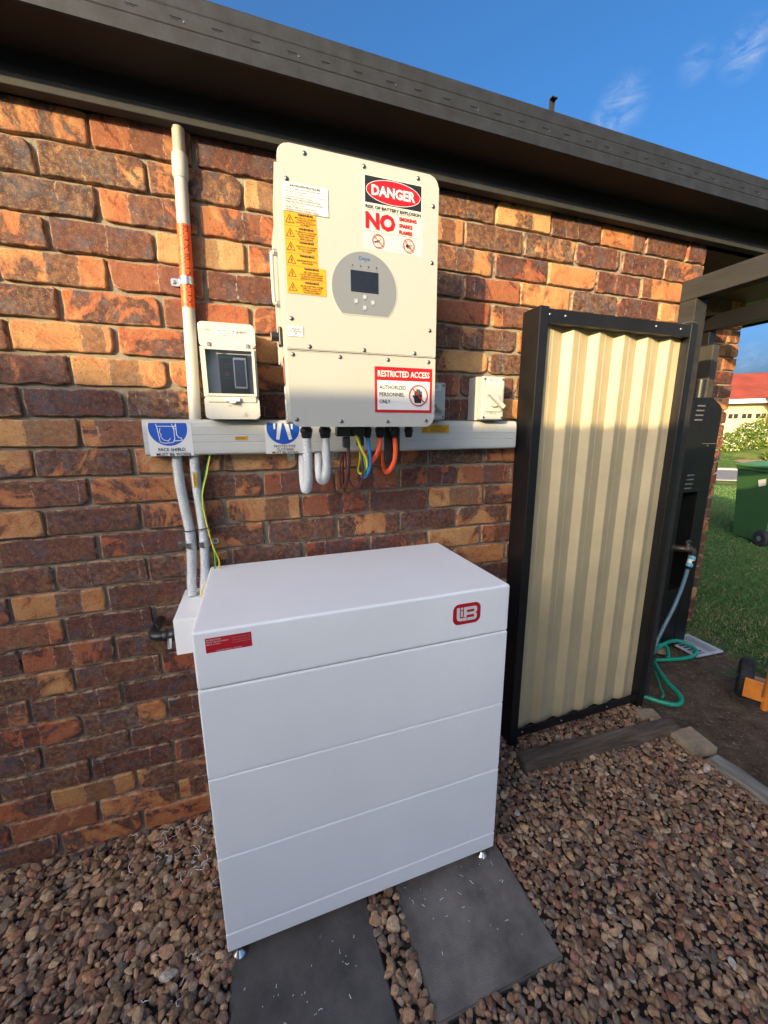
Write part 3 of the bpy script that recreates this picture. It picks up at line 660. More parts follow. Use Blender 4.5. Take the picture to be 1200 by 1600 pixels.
slab('concrete_block', 'tan concrete block between the dark and the grey sleeper', 'concrete block', 2.055, 2.185, -.425, -.300, -.03, .025, CONC, rot=-.15, seed=25, amp=.003)
slab('concrete_block', 'flat concrete strip behind the dark sleeper by the screen foot', 'concrete block', 2.05, 2.15, -.20, -.135, -.03, .012, CONC, rot=-.3, seed=35, amp=.003)

# white cable shavings on pebbles and pavers
sh = B(); SHV = M('white_shaving', (0.62, 0.62, 0.60), 0.6)
def squiggle(x, y, z, L_, nn, amp):
    a = random.random()*6.28; P = []
    for k in range(nn):
        P.append((x, y, z+abs(random.gauss(0, 1))*amp)); a += random.gauss(0, .9); x += math.cos(a)*L_/nn; y += math.sin(a)*L_/nn
    sh.tube(P, .00055+.0005*random.random(), SHV, n=5, step=.003)
for _ in range(26):
    x, y = random.gauss(.03, .10), random.gauss(-.14, .07)
    if x < .17 and y < -.02: squiggle(x, y, .016, .03+.05*random.random(), 7, .004)
for _ in range(10): squiggle(-.1+.25*random.random(), -.3+random.random()*-.3, .014, .03, 6, .004)
for (px0, px1, py0, py1) in PAVERS:
    for _ in range(30):
        x, y = px0+.03+(px1-px0-.06)*random.random(), py1-.12-abs(random.gauss(0, .12))
        if y > py0+.03: squiggle(x, y, .0055, .003+.018*random.random()**2, 4, .0006)
for _ in range(8): squiggle(1.0+.9*random.random(), -.35-.4*random.random(), .016, .025, 6, .003)
sh.lathe([(0, .004), (.001, .004)], (.42, -.50, .0045), (0, 0, 1), ZINC, 14)
tag(sh.build('plastic_shavings'), 'white plastic cable shavings and clippings scattered on pebbles and pavers', 'debris', None, 'stuff')

# ------------------------------------------------------------------ battery
bt = thing('battery_tower', 'white stacked home battery cabinet standing on four steel feet in front of the brick wall', 'battery', (.59, -.25, .01))
BX0, BX1, BY0, BY1 = .181, .994, -.48, -.03
def mod(name, z0, z1, ix=0.0, bev=.0035):
    b_ = B(); b_.box(BX0+ix, BX1-ix, BY0+ix, BY1-ix, z0, z1, WHITE, bev, 3); return b_.build(name, bt)
mod('control_module', .8215, .9615, 0, .006)
for z0, z1 in ((.5855, .8190), (.3515, .5830), (.1075, .3490)): mod('battery_module', z0, z1)
mod('base_plinth', .0465, .1050)
b = B(); b.box(BX0+.006, BX1-.006, BY0+.006, BY1-.006, .055, .95, M('shadow_gap_grey', (.25, .25, .26), .6)); b.build('inner_frame', bt)
for x in (BX0+.026, BX1-.032):
    for y in (BY0+.016, BY1-.05):
        b = B(); b.lathe([(0, .019), (.004, .0195), (.010, .014), (.018, .007), (.020, .006)], (x, y, .0042), (0, 0, 1), STEEL, 24)
        b.cyl((x, y, .024), (x, y, .0462), .0055, SCRW, 12); b.cyl((x, y, .034), (x, y, .040), .010, SCRW, 6, smooth=False); b.build('foot', bt)
st = Sticker((0, BY0, 0)); st.plate(.207, .3025, .9095, .9445, DRED, .0005)
for k, tx in enumerate(('BATTERY SYSTEM', 'SHORT CIRCUIT CURRENT', 'MAX D.C. VOLTS')): st.text(tx, .2095, .9395-k*.0052, hgt=.0027, mat=PAPER, align='LEFT', bold=.01)
for k in range(3): st.rect(.262, .294, .9375-k*.0055, .9378-k*.0055, PAPER); st.text('A', .2975, .9382-k*.0055, hgt=.0022, mat=PAPER)
st.text('HAZARDOUS D.C. VOLTAGE', .2547, .9135, w=.052, mat=PAPER, bold=.01)
st.build('rating_label', bt)
# round-cornered red emblem with interlocked white letters
st = Sticker((0, BY0, 0)); lx0, lx1, lz0, lz1 = .8145, .8995, .8665, .9265
st.prism(rrect(lx0, lx1, lz0, lz1, .018, 8), st.O, st.U, st.V, st.Nn, 0, .0005, RED); st.h = .0005
ix0, ix1, iz0, iz1 = lx0+.011, lx1-.011, lz0+.010, lz1-.010
wL = .0085
st.poly([(ix0, iz1), (ix0, iz0+.010), (ix0+.003, iz0+.003), (ix0+.010, iz0), (ix0+.030, iz0), (ix0+.030, iz0+wL), (ix0+.012, iz0+wL), (ix0+.0095, iz0+wL+.002), (ix0+.0095, iz1)], PAPER)
st.rect(ix0+.0125, ix0+.0185, iz0+.0125, iz1-.010, PAPER); st.rect(ix0+.0125, ix0+.0185, iz1-.007, iz1, PAPER)
bx = ix0+.0215
st.prism([(bx, iz0), (ix1-.006, iz0), (ix1-.001, iz0+.004), (ix1, iz0+.010), (ix1-.001, iz0+.0165), (ix1-.005, iz0+.020), (ix1-.001, iz0+.0235), (ix1, iz0+.030), (ix1-.001, iz1-.004), (ix1-.006, iz1), (bx, iz1)], st.O, st.U, st.V, st.Nn, st.h, st.h+.0001, PAPER); st.h += .0001
st.plate(bx+.009, ix1-.0095, iz0+.0085, iz0+.0160, RED, .0001, .002); st.plate(bx+.009, ix1-.0095, iz0+.0240, iz1-.0085, RED, .0001, .002)
st.line([(ix0+.032, iz0-.0005), (ix0+.032, iz0+.0095), (ix0+.020, iz0+.0108)], .0016, RED)
st.build('maker_emblem', bt)

jb = thing('junction_box', 'white cable box hanging on the left side of the battery top', 'junction box', (.14, -.1, .79))
b = B(); b.box(.098, .1795, -.235, -.012, .782, .886, WHITE, .0025); b.build('enclosure', jb)
b = B(); b.box(.170, .1800, -.05, -.04, .880, .8885, ZINC, .001); b.build('fixing_tab', jb)
cg = thing('cable_elbow', 'black plastic elbow fitting sticking out left of the white cable box', 'pipe fitting', (.03, -.15, .8))
b = B(); b.cyl((.0975, -.135, .797), (.085, -.135, .797), .011, M('grey_blue_nipple', (.3, .36, .42), .4)); b.lathe([(0, .017), (.004, .019), (.016, .019), (.018, .016), (.022, .016), (.024, .0175), (.034, .0175), (.038, .014)], (.085, -.135, .797), (-1, 0, 0), BLACK)
b.tube([(.05, -.135, .797), (.036, -.133, .797), (.024, -.124, .797), (.018, -.108, .796), (.016, -.085, .795), (.016, -.012, .794)], .0150, BLACK, step=.004)
b.build('elbow', cg)
b = B(); b.add([(.063, -.155, .795), (.073, -.155, .796), (.071, -.161, .767), (.061, -.161, .766)], [(0, 1, 2, 3)], PAPER); b.add([(.064, -.1555, .795), (.066, -.1555, .795), (.066, -.1615, .770), (.064, -.1615, .770)], [(0, 1, 2, 3)], INK); b.build('paper_tag', cg)
b = B(); b.tube([(.034, -.120, .813), (.028, -.112, .826), (.020, -.095, .828), (.014, -.08, .812)], .0011, BLACK, step=.003); b.build('tie_tail', cg)

# ------------------------------------------------------------------ inverter
IY = -.279
inv = thing('inverter', 'cream white wall mounted solar inverter covered in warning stickers', 'inverter', (.635, -.1, 1.4))
def rr_plate(name, x0, x1, z0, z1, y0, y1, radt, radb, mat, bev=.004):
    P = []
    for cx, cz, a0, r_ in ((x1, z0, -90, radb), (x1, z1, 0, radt), (x0, z1, 90, radt), (x0, z0, 180, radb)):
        sx, sz = (1 if cx == x1 else -1), (1 if cz == z1 else -1)
        for k in range(7):
            a = math.radians(a0+15*k); P.append((cx-sx*r_+r_*math.cos(a), cz-sz*r_+r_*math.sin(a)))
    b_ = B(); b_.prism(P, (0, 0, 0), (1, 0, 0), (0, 0, 1), (0, -1, 0), -y0, -y1, mat, bev, False, 3); return b_.build(name, inv)
rr_plate('front_cover', .434, .845, 1.5875, 2.033, -.268, IY, .026, .0015, CASE, .0028)
rr_plate('wiring_cover', .434, .845, 1.397, 1.5855, -.268, IY, .0015, .026, CASE, .0028)
b = B()
b.prism([(-.2678, 1.410), (-.2678, 1.995), (-.255, 1.990), (-.176, 1.952), (-.172, 1.940), (-.172, 1.560), (-.222, 1.560), (-.222, 1.405)], (.4275, 0, 0), (0, 1, 0), (0, 0, 1), (1, 0, 0), 0, .412, CASE, .002)
b.build('body', inv)
b = B(); b.box(.445, .825, -.1718, -.045, 1.58, 1.93, M('cast_grey', (.42, .42, .40), .5))
for k in range(22): b.box(.4295, .4445, -.165+k*.0055, -.163+k*.0055, 1.585, 1.92, M('cast_grey'))
for k in range(22): b.box(.8255, .8405, -.165+k*.0055, -.163+k*.0055, 1.585, 1.92, M('cast_grey'))
b.build('heat_sink', inv)
b = B(); b.box(.50, .77, -.0448, -.012, 1.60, 1.90, M('bracket_grey', (.35, .35, .36), .5, metal=.5)); b.build('wall_bracket', inv)
b = B(); b.tube([(.4262, -.228, 1.822), (.417, -.228, 1.820), (.4135, -.228, 1.810), (.4135, -.228, 1.715), (.417, -.228, 1.705), (.4262, -.228, 1.703)], .0048, CASE, step=.003)
for z in (1.822, 1.703): b.cyl((.4262, -.228, z), (.419, -.228, z), .008, ZINC)
b.build('carry_handle', inv)
b = B(); b.box(.4175, .4263, -.258, -.234, 1.598, 1.644, BLACK, .003); b.box(.398, .4175, -.2485, -.2435, 1.610, 1.632, BLACK, .002); b.cyl((.4178, -.246, 1.621), (.400, -.246, 1.621), .008, BLACK); b.build('isolator_switch', inv)
# stickers on the left flank
st = Sticker((.4275, 0, 0), (0, -1, 0), (0, 0, 1), (-1, 0, 0))
st.plate(.224, .264, 1.502, 1.572, INK, .0005); st.ell(.244, 1.537, .015, .030, RED); st.text('DANGER', .244, 1.537, w=.046, hgt=.008, mat=PAPER, bold=.03, rot=math.pi/2)
st.build('danger_label', inv)
st = Sticker((.4275, 0, 0), (0, -1, 0), (0, 0, 1), (-1, 0, 0)); st.plate(.224, .264, 1.415, 1.500, PAPER, .0005)
st.text('NO', .244, 1.475, hgt=.016, mat=INK, bold=.03); st.text('ISOLATE\nSUPPLY\nBEFORE\nWORK', .244, 1.438, w=.034, mat=INK, bold=.01); st.build('notice_label', inv)
# screws: one mesh copied
SCPOS = [(.497, 2.0185), (.641, 2.0185), (.785, 2.0185), (.829, 1.962), (.828, 1.828), (.453, 1.960), (.449, 1.659), (.491, 1.596), (.635, 1.596), (.780, 1.596), (.825, 1.658),
         (.448, 1.575), (.569, 1.575), (.702, 1.575), (.823, 1.575), (.450, 1.415), (.568, 1.411), (.700, 1.411), (.818, 1.414)]
b = B(); x, z = SCPOS[0]; b.lathe([(0, .0052), (.0008, .0052), (.0010, .0040), (.0026, .0036), (.0032, .0020)], (x, IY, z), (0, -1, 0), SCRW, 14); b.cyl((x, IY-.0033, z), (x, IY-.0035, z), .0014, INK, 6)
s0 = b.build('screw', inv)
for (x, z) in SCPOS[1:]: copy_part(s0, inv, (x-SCPOS[0][0], 0, z-SCPOS[0][1]))
# display badge
def badge_outline(cx, cz, R_, zb, n=56):
    P = []; half = math.sqrt(max(1e-6, R_*R_-(cz-zb)**2)); a0 = math.atan2(zb-cz, half)
    for k in range(n+1):
        a = a0+(math.pi-2*a0)*k/n; P.append((cx+R_*1.0*math.cos(a), cz+R_*math.sin(a)))
    return P
st = Sticker((0, IY, 0))
st.prism(badge_outline(.639, 1.744, .0895, 1.6795), st.O, st.U, st.V, st.Nn, 0, .0009, CASE, .0004)
st.h = .001; st.prism(badge_outline(.639, 1.744, .0865, 1.6825), st.O, st.U, st.V, st.Nn, .0008, .0014, BADGE); st.h = .0015
st.text('Deye', .639, 1.8135, w=.030, hgt=.0115, mat=LBLUE, bold=.025)
for k, tx in enumerate(('DC', 'AC', 'Normal', 'Alarm')):
    st.ell(.607+k*.021, 1.7965, .0017, .0017, INK, 12); st.text(tx, .607+k*.021, 1.7905, hgt=.0022, mat=GINK)
bd = st.build('display_panel', inv)
st = Sticker((0, IY-.0016, 0)); st.plate(.6015, .6755, 1.7355, 1.7855, LCD, .0004); st.build('screen', bd)
for (x, z, tx) in ((.638, 1.725, 'Up'), (.615, 1.7135, 'Esc'), (.660, 1.7135, 'Enter'), (.638, 1.6995, 'Down')):
    b = B(); b.prism(rrect(x-.0047, x+.0047, z-.0052, z+.0052, .0018), (0, IY-.0015, 0), (1, 0, 0), (0, 0, 1), (0, -1, 0), 0, .0012, BTN, .0005)
    q = Sticker((0, IY-.0027, 0)); q.ring(x, z+.0003, .0024, .0026, .0007, PAPER, 14); b.add(q.v, q.f, PAPER)
    q = Sticker((0, IY-.0015, 0)); q.text(tx, x, z-.0072, hgt=.0018, mat=GINK); b.add(q.v, q.f, GINK); b.build('button', bd)
# shutdown sheet
st = Sticker((0, IY, 0)); st.plate(.4425, .5495, 1.8935, 1.9535, PAPER, .0012)
st.rect(.4425, .5495, 1.8935, 1.8941, GINK); st.rect(.5489, .5495, 1.8935, 1.9535, GINK)
st.text('SHUTDOWN PROCEDURE', .495, 1.9475, w=.072, hgt=.0048, mat=INK, bold=.02)
lines = ['1. Turn off the "MAIN SWITCH (INVERTER SUPPLY)" and', '    "Inverter D.C. ISOLATOR".', '2. Turn off the "PV ARRAY D.C. ISOLATOR" (downstream)', '    to the main distribution board.',
         'WARNING: DO NOT OPERATE PV STRING PLUG SOCKET', 'CONNECTORS UNTIL AFTER "PV ARRAY ISOLATORS" ARE', 'OUT OF THE CIRCUIT LOAD.', 'WARNING: "PV ARRAY D.C. ISOLATOR" DO NOT', 'DE-ENERGISE THE PV ARRAY AND ARRAY CABLING']
for k, l in enumerate(lines): st.text(l, .4455, 1.9405-k*.00545, hgt=.0030, w=len(l)*.00190, mat=INK, align='LEFT', bold=.022 if k in (4, 5, 7, 8) else .012)
st.build('shutdown_label', inv)
WARN = [(.4425, .519, 1.8640, 1.8930, 'MULTIPLE D.C. SOURCES\nTURN OFF ALL D.C.\nISOLATORS TO ISOLATE\nEQUIPMENT'),
        (.4425, .5205, 1.8350, 1.8635, 'PV ARRAY D.C. ISOLATORS\nDO NOT DE-ENERGISE\nTHE PV ARRAY AND\nARRAY CABLING'),
        (.4425, .520, 1.8060, 1.8345, 'ISOLATOR AT THE INVERTER\nWILL NOT DE-ENERGISE\nTHE PV ARRAY'),
        (.4425, .520, 1.7785, 1.8055, 'HAZARDOUS D.C.\nVOLTAGE'),
        (.4425, .5385, 1.7475, 1.7780, 'ARC FLASH HAZARD\nDO NOT OPEN CONNECTORS\nOR ISOLATE WHILE LOADED\nOPERATE OFF ISOLATOR FIRST'),
        (.4425, .5385, 1.7160, 1.7470, 'MULTIPLE BATTERY SYSTEMS\nTURN OFF ALL BATTERY\nSYSTEM ISOLATORS TO\nISOLATE EQUIPMENT')]
def bolt_tri(st, cx, cz, s_, mat=INK):
    st.line([(cx-s_, cz-s_*.85), (cx+s_, cz-s_*.85), (cx, cz+s_*.95), (cx-s_, cz-s_*.85)], s_*.13, mat)
    st.line([(cx+s_*.12, cz+s_*.42), (cx-s_*.20, cz-s_*.12), (cx+s_*.16, cz-s_*.10), (cx-s_*.08, cz-s_*.62)], s_*.12, mat)
for (x0, x1, z0, z1, tx) in WARN:
    st = Sticker((0, IY, 0)); st.plate(x0, x1, z0, z1, YEL, .0006); h_ = z1-z0; xc = x0+.024+(x1-x0-.024)/2
    st.line([(x0+.0003, z0+.0003), (x1-.0003, z0+.0003)], .0005, GINK)
    bolt_tri(st, x0+.0135, z0+h_*.48, .0095); st.text('WARNING', xc, z1-.0042, w=.036, hgt=.0052, mat=INK, bold=.035)
    nl = tx.count('\n')+1; st.text(tx, xc, z0+(h_-.0085)*.5+.0005, w=min(x1-x0-.028, .056), hgt=min(.0046*nl, .0185), mat=INK, bold=.014); st.build('warning_label', inv)
# danger sign
st = Sticker((0, IY, 0)); st.plate(.6355, .7995, 1.839, 2.0045, CLEARL, .0003)
st.rect(.6425, .795, 1.9435, 2.0015, INK); st.ell(.7187, 1.9725, .0735, .0272, PAPER); st.ell(.7187, 1.9725, .0722, .0259, RED)
st.text('DANGER', .7187, 1.9725, w=.118, hgt=.0235, mat=PAPER, bold=.035)
st.text('RISK OF BATTERY EXPLOSION', .7187, 1.9345, w=.151, hgt=.0074, mat=INK, bold=.035)
st.rect(.6415, .795, 1.9278, 1.9284, INK); st.rect(.6415, .795, 1.8800, 1.8806, INK)
st.text('NO', .6825, 1.9042, w=.080, hgt=.0385, mat=RED, bold=.05)
for k, tx in enumerate(('SMOKING', 'SPARKS', 'FLAMES')): st.text(tx, .7325, 1.9185-k*.0150, hgt=.0088, mat=RED, bold=.05, align='LEFT')
for q, cx in enumerate((.6755, .7590)):
    cz = 1.8592
    if q == 0:
        st.line([(cx-.010, cz-.003), (cx+.003, cz+.002)], .0022, INK); st.line([(cx+.003, cz+.002), (cx+.008, cz+.006), (cx+.005, cz+.009)], .0010, INK); st.line([(cx+.002, cz-.004), (cx+.010, cz-.003)], .0012, INK)
    else:
        st.poly([(cx-.009, cz-.003), (cx-.003, cz-.005), (cx-.001, cz-.001), (cx+.003, cz-.002), (cx+.001, cz+.003), (cx-.003, cz+.001), (cx-.005, cz+.005), (cx-.007, cz+.001)], INK)
        st.line([(cx, cz), (cx+.009, cz+.003)], .0018, INK); st.line([(cx+.001, cz-.007), (cx+.007, cz-.004)], .0016, INK)
    st.ring(cx, cz, .0160, .0160, .0021, RED); st.line([(cx-.0108, cz+.0108), (cx+.0108, cz-.0108)], .0022, RED)
st.build('danger_label', inv)
# small white label, restricted access sign
st = Sticker((0, IY, 0)); st.plate(.4385, .4765, 1.6175, 1.6415, PAPER, .0008); st.rect(.4385, .4765, 1.6175, 1.6180, GINK); st.rect(.4760, .4765, 1.6175, 1.6415, GINK)
st.text('INVERTER\nD.C. ISOLATOR\nOFF', .4575, 1.6297, w=.029, hgt=.014, mat=INK, bold=.01); st.build('isolator_label', inv)
st = Sticker((0, IY, 0)); st.plate(.6635, .8355, 1.4355, 1.5570, RED, .0004); st.rect(.6705, .8285, 1.4435, 1.5215, PAPER)
st.text('RESTRICTED ACCESS', .7495, 1.5390, w=.155, hgt=.0165, mat=PAPER, bold=.02)
for k, tx in enumerate(('AUTHORIZED', 'PERSONNEL', 'ONLY')): st.text(tx, .6765, 1.5035-k*.0190, hgt=.0108, w=(.0790, .0740, .0320)[k], mat=INK, bold=.018, align='LEFT')
cx, cz = .7925, 1.4830
st.poly([(cx-.011, cz-.020), (cx+.009, cz-.020), (cx+.0115, cz-.008), (cx+.0115, cz+.002), (cx-.0115, cz+.002), (cx-.0135, cz-.006)], INK)
for k, (fx, ft) in enumerate(((-.0098, .0135), (-.0038, .0185), (.0022, .0175), (.0082, .0125))): st.rect(cx+fx-.0022, cx+fx+.0022, cz, cz+ft, INK)
st.poly([(cx-.011, cz-.012), (cx-.0185, cz+.000), (cx-.0165, cz+.0025), (cx-.0095, cz-.004)], INK)
st.ring(cx, cz, .0290, .0290, .0030, RED); st.line([(cx-.0195, cz+.0195), (cx+.0195, cz-.0195)], .0032, RED); st.build('access_label', inv)
# cable glands under the case
GX = (.483, .536, .590, .632, .663, .702, .749, .795)
for k, gx in enumerate(GX):
    rr_ = (.0175, .0175, .0135, .0135, .0125, .0150, .0165, .0135)[k]
    b = B()
    if k in (2, 3):
        b.box(gx-.022, gx+.020, -.222, -.188, 1.370, 1.3990, BLACK, .004); b.box(gx-.003, gx+.018, -.215, -.195, 1.330+.004*k, 1.3695, BLACK, .004)
    else: b.lathe([(0, rr_*.8), (.006, rr_*.8), (.006, rr_), (.017, rr_), (.019, rr_*.86), (.028, rr_*.84), (.034, rr_*.66)], (gx, -.205, 1.3998), (0, 0, -1), BLACK, 20)
    b.build('cable_gland', inv)

# ------------------------------------------------------------------ trunking with its stickers
TY = -.060
tr = thing('cable_trunking', 'long pale grey plastic cable duct fixed across the bricks under the inverter', 'cable duct', (.67, 0, 1.32))
prof = [(0, 1.318), (-.050, 1.318), (-.0585, 1.3225), (-.0600, 1.331), (-.0600, 1.3525), (-.0588, 1.3535), (-.0588, 1.3555), (-.0600, 1.3565), (-.0600, 1.3740), (-.0588, 1.3750), (-.0588, 1.3770), (-.0600, 1.3780), (-.0600, 1.401), (-.0570, 1.4125), (-.050, 1.4195), (-.040, 1.4215), (0, 1.4215)]
b = B(); b.prism(prof, (.0455, 0, 0), (0, 1, 0), (0, 0, 1), (1, 0, 0), 0, 1.2575, PVC, .0012); b.build('duct_cover', tr)
def ppe(name, x0, x1, cx):
    st = Sticker((0, TY, 0)); st.plate(x0, x1, 1.3175, 1.4115, PAPER, .0004)
    return st
def mask_top(pts, zmax): return [(a, min(b_, zmax)) for a, b_ in pts]
st = ppe('f', .0575, .1710, .1095); cx, cz, R_ = .1100, 1.3965, .0500
st.poly(mask_top([(cx+R_*math.cos(2*math.pi*k/64), cz+R_*math.sin(2*math.pi*k/64)) for k in range(64)], 1.4110), BLUE)
# visor and head in profile, white outline
st.line([(cx-.030, 1.4080), (cx-.028, 1.4020), (cx+.018, 1.4015), (cx+.021, 1.4085)], .0020, PAPER)
st.line([(cx-.028, 1.4020), (cx-.023, 1.3580), (cx-.012, 1.3540), (cx+.010, 1.3560), (cx+.015, 1.3660), (cx+.015, 1.4010)], .0022, PAPER)
st.line([(cx-.020, 1.3960), (cx-.0225, 1.3850), (cx-.0185, 1.3790), (cx-.0200, 1.3740), (cx-.0150, 1.3640), (cx-.002, 1.3600), (cx+.004, 1.3680)], .0018, PAPER)
st.line([(cx+.021, 1.4085), (cx+.021, 1.3780), (cx+.026, 1.3700), (cx+.033, 1.3680), (cx+.034, 1.3620), (cx+.012, 1.3600)], .0022, PAPER); st.line([(cx+.011, 1.4080), (cx+.014, 1.3950), (cx+.021, 1.3940)], .0020, PAPER)
st.text('FACE SHIELD', .1150, 1.3360, w=.070, hgt=.0095, mat=INK, bold=.01); st.text('MUST BE WORN', .1180, 1.3225, w=.088, hgt=.0090, mat=INK, bold=.01)
st.build('face_shield_label', tr)
st = ppe('c', .3755, .4880, .43); cx, cz, R_ = .4310, 1.3965, .0500
st.poly(mask_top([(cx+R_*math.cos(2*math.pi*k/64), cz+R_*math.sin(2*math.pi*k/64)) for k in range(64)], 1.4110), BLUE)
st.poly([(cx-.030, 1.4105), (cx-.023, 1.4105), (cx-.024, 1.3935), (cx-.029, 1.3925)], PAPER); st.poly([(cx+.030, 1.4105), (cx+.023, 1.4105), (cx+.024, 1.3935), (cx+.029, 1.3925)], PAPER)
st.poly([(cx-.016, 1.4105), (cx-.003, 1.4105), (cx-.0135, 1.3600), (cx-.0235, 1.3620)], PAPER); st.poly([(cx+.016, 1.4105), (cx+.003, 1.4105), (cx+.0155, 1.3600), (cx+.0255, 1.3620)], PAPER)
st.text('PROTECTIVE', .4330, 1.3405, w=.066, hgt=.0078, mat=INK, bold=.012); st.text('CLOTHING', .4340, 1.3305, w=.052, hgt=.0078, mat=INK, bold=.012); st.text('MUST BE WORN', .4340, 1.3215, w=.080, hgt=.0065, mat=INK, bold=.012)
st.build('protective_clothing_label', tr)
st = Sticker((0, TY, 0)); st.plate(.2880, .3250, 1.3610, 1.3715, YEL, .0006); st.line([(.2885, 1.3615), (.3245, 1.3615), (.3245, 1.3710), (.2885, 1.3710), (.2885, 1.3615)], .0005, GINK); st.text('BATTERY', .3065, 1.3662, w=.024, hgt=.0045, mat=INK); st.build('battery_label', tr)
st = Sticker((0, TY, 0)); st.plate(.9025, 1.0115, 1.3785, 1.4070, YEL, .0006); bolt_tri(st, .917, 1.3915, .0095); st.text('WARNING', .966, 1.4020, w=.030, hgt=.0042, mat=INK, bold=.02)
st.text('MULTIPLE SUPPLY SYSTEM\nISOLATE ALL SUPPLIES\nBEFORE WORKING ON\nTHIS SWITCHBOARD', .968, 1.3895, w=.068, hgt=.0165, mat=INK, bold=.004); st.build('warning_label', tr)

# ------------------------------------------------------------------ roof conduit
rc = thing('roof_conduit', 'cream solar conduit running from the eave down into the grey cable duct', 'conduit', (.19, -.03, 1.42))
def cp(z): return (.180+(z-1.423)*.0392, -.027, z)
b = B(); b.corr([cp(2.10), cp(2.14), cp(2.166)], .0155, PVCP, .0052, 20); b.build('flexible_end', rc)
b = B(); b.lathe([(0, .0185), (.004, .0200), (.050, .0200), (.058, .0178)], cp(2.105), (cp(2.03)[0]-cp(2.105)[0], 0, -.075), PVCP, 24); b.build('coupling', rc)
b = B(); b.cyl(cp(2.05), cp(1.4195), .0165, PVCP, 24); b.build('rigid_pipe', rc)
# the wrapped tape: lettering bent round the pipe
b = B(); z0, z1 = 1.728, 1.937; b.cyl(cp(z1), cp(z0), .0172, ORTAPE, 32)
for row, (tx, a0) in enumerate((('WARNING: WARNING: WARNING', -.72), ('SOLAR DC  SOLAR DC  SOLAR DC', .30))):
    vs, fs = text_geo(tx, .0115, .02, 'LEFT'); A = np.array(vs); L_ = A[:, 0].max(); k_ = (z1-z0-.008)/L_
    P = []
    for a, c_ in A:
        z = z1-.004-(a*k_); th = a0+c_*95; cx_, cy_, _ = cp(z); P.append((cx_+.01735*math.sin(th), cy_-.01735*math.cos(th), z))
    b.add(P, fs, INK)
b.build('solar_tape', rc)
def saddle(parent_label, x, y, z, rr_, span, wide=.016, plate=None):
    t_ = thing('pipe_saddle', parent_label, 'pipe clamp', (x, -.01, z), 'zinc pipe saddles')
    b_ = B(); n_ = 16; v_ = []
    for k in range(n_+1):
        a = math.pi*k/n_; v_ += [(x-(rr_+.0016)*math.cos(a), y-(rr_+.0016)*math.sin(a), z-wide/2), (x-(rr_+.0016)*math.cos(a), y-(rr_+.0016)*math.sin(a), z+wide/2)]
    b_.add(v_, [(2*k, 2*k+1, 2*k+3, 2*k+2) for k in range(n_)], ZINC, True)
    for sx in (-1, 1):
        if span[0 if sx < 0 else 1]:
            a, c_ = x+sx*(rr_+.0016), x+sx*(rr_+.0016+.024); b_.prism(rrect(min(a, c_), max(a, c_), z-wide/2, z+wide/2, .006), (0, -.012, 0), (1, 0, 0), (0, 0, 1), (0, -1, 0), 0, .002, ZINC)
            b_.box(a-.0012, a+.0012, y, -.0125, z-wide/2, z+wide/2, ZINC)
    b_.build('strap', t_)
    for sx in (-1, 1):
        if span[0 if sx < 0 else 1]:
            b_ = B(); b_.lathe([(0, .0052), (.001, .0052), (.003, .0035)], (x+sx*(rr_+.016), -.014, z), (0, -1, 0), SCRW, 12); b_.build('screw', t_)
saddle('zinc saddle holding the taped cream roof conduit', *cp(1.797)[:2], 1.797, .0175, (1, 0), .020)

# ------------------------------------------------------------------ battery isolator with clear lid
iso = thing('battery_isolator', 'pale grey breaker enclosure with a clear lid standing on the duct left of the inverter', 'switch box', (.29, -.03, 1.42))
b = B(); b.prism(rrect(.2175, .3635, 1.4225, 1.6800, .012), (0, 0, 0), (1, 0, 0), (0, 0, 1), (0, -1, 0), .006, .060, PVC, .001)
b.build('enclosure', iso)
b = B()
P = rrect(.2165, .3645, 1.4215, 1.6810, .013)
b.prism(rrect(.2165, .3645, 1.617, 1.681, .010), (0, 0, 0), (1, 0, 0), (0, 0, 1), (0, -1, 0), .0605, .098, PVC, .004); b.prism(rrect(.2165, .3645, 1.4215, 1.4835, .010), (0, 0, 0), (1, 0, 0), (0, 0, 1), (0, -1, 0), .0605, .098, PVC, .004)
b.box(.2165, .2280, -.094, -.0605, 1.4836, 1.6169, PVC); b.box(.3530, .3645, -.094, -.0605, 1.4836, 1.6169, PVC)
for (x, z) in ((.2285, 1.666), (.3525, 1.666), (.2285, 1.437), (.3525, 1.437)): b.lathe([(0, .0045), (.0008, .0045)], (x, -.098, z), (0, -1, 0), M('screw_cap_grey', (.5, .5, .47), .5), 14)
b.build('front_cover', iso)
b = B(); b.box(.2285, .3525, -.070, -.062, 1.484, 1.6165, M('recess_grey', (.55, .55, .53), .6)); b.build('recess_plate', iso)
br = B(); br.box(.262, .3400, -.088, -.0705, 1.494, 1.600, M('breaker_black', (.03, .03, .032), .45), .002); brk = br.build('circuit_breaker', iso)
b = B(); b.box(.300, .3350, -.0925, -.0882, 1.508, 1.592, WHITE, .0015); b.box(.3035, .3315, -.0935, -.0927, 1.513, 1.586, M('toggle_face', (.05, .06, .09), .12), .0003); b.build('toggle', brk)
st = Sticker((0, -.088, 0)); GRN = M('breaker_green', (.02, .22, .10), .5); st.rect(.2625, .2990, 1.5915, 1.5935, GRN); st.line([(.270, 1.536), (.270, 1.574), (.296, 1.574), (.296, 1.536), (.270, 1.536)], .0008, GRN)
st.text('125A', .283, 1.567, w=.013, mat=GINK); st.text('DC\n600V', .283, 1.548, w=.012, mat=M('breaker_orange', (.5, .2, .03), .5)); st.build('breaker_print', brk)
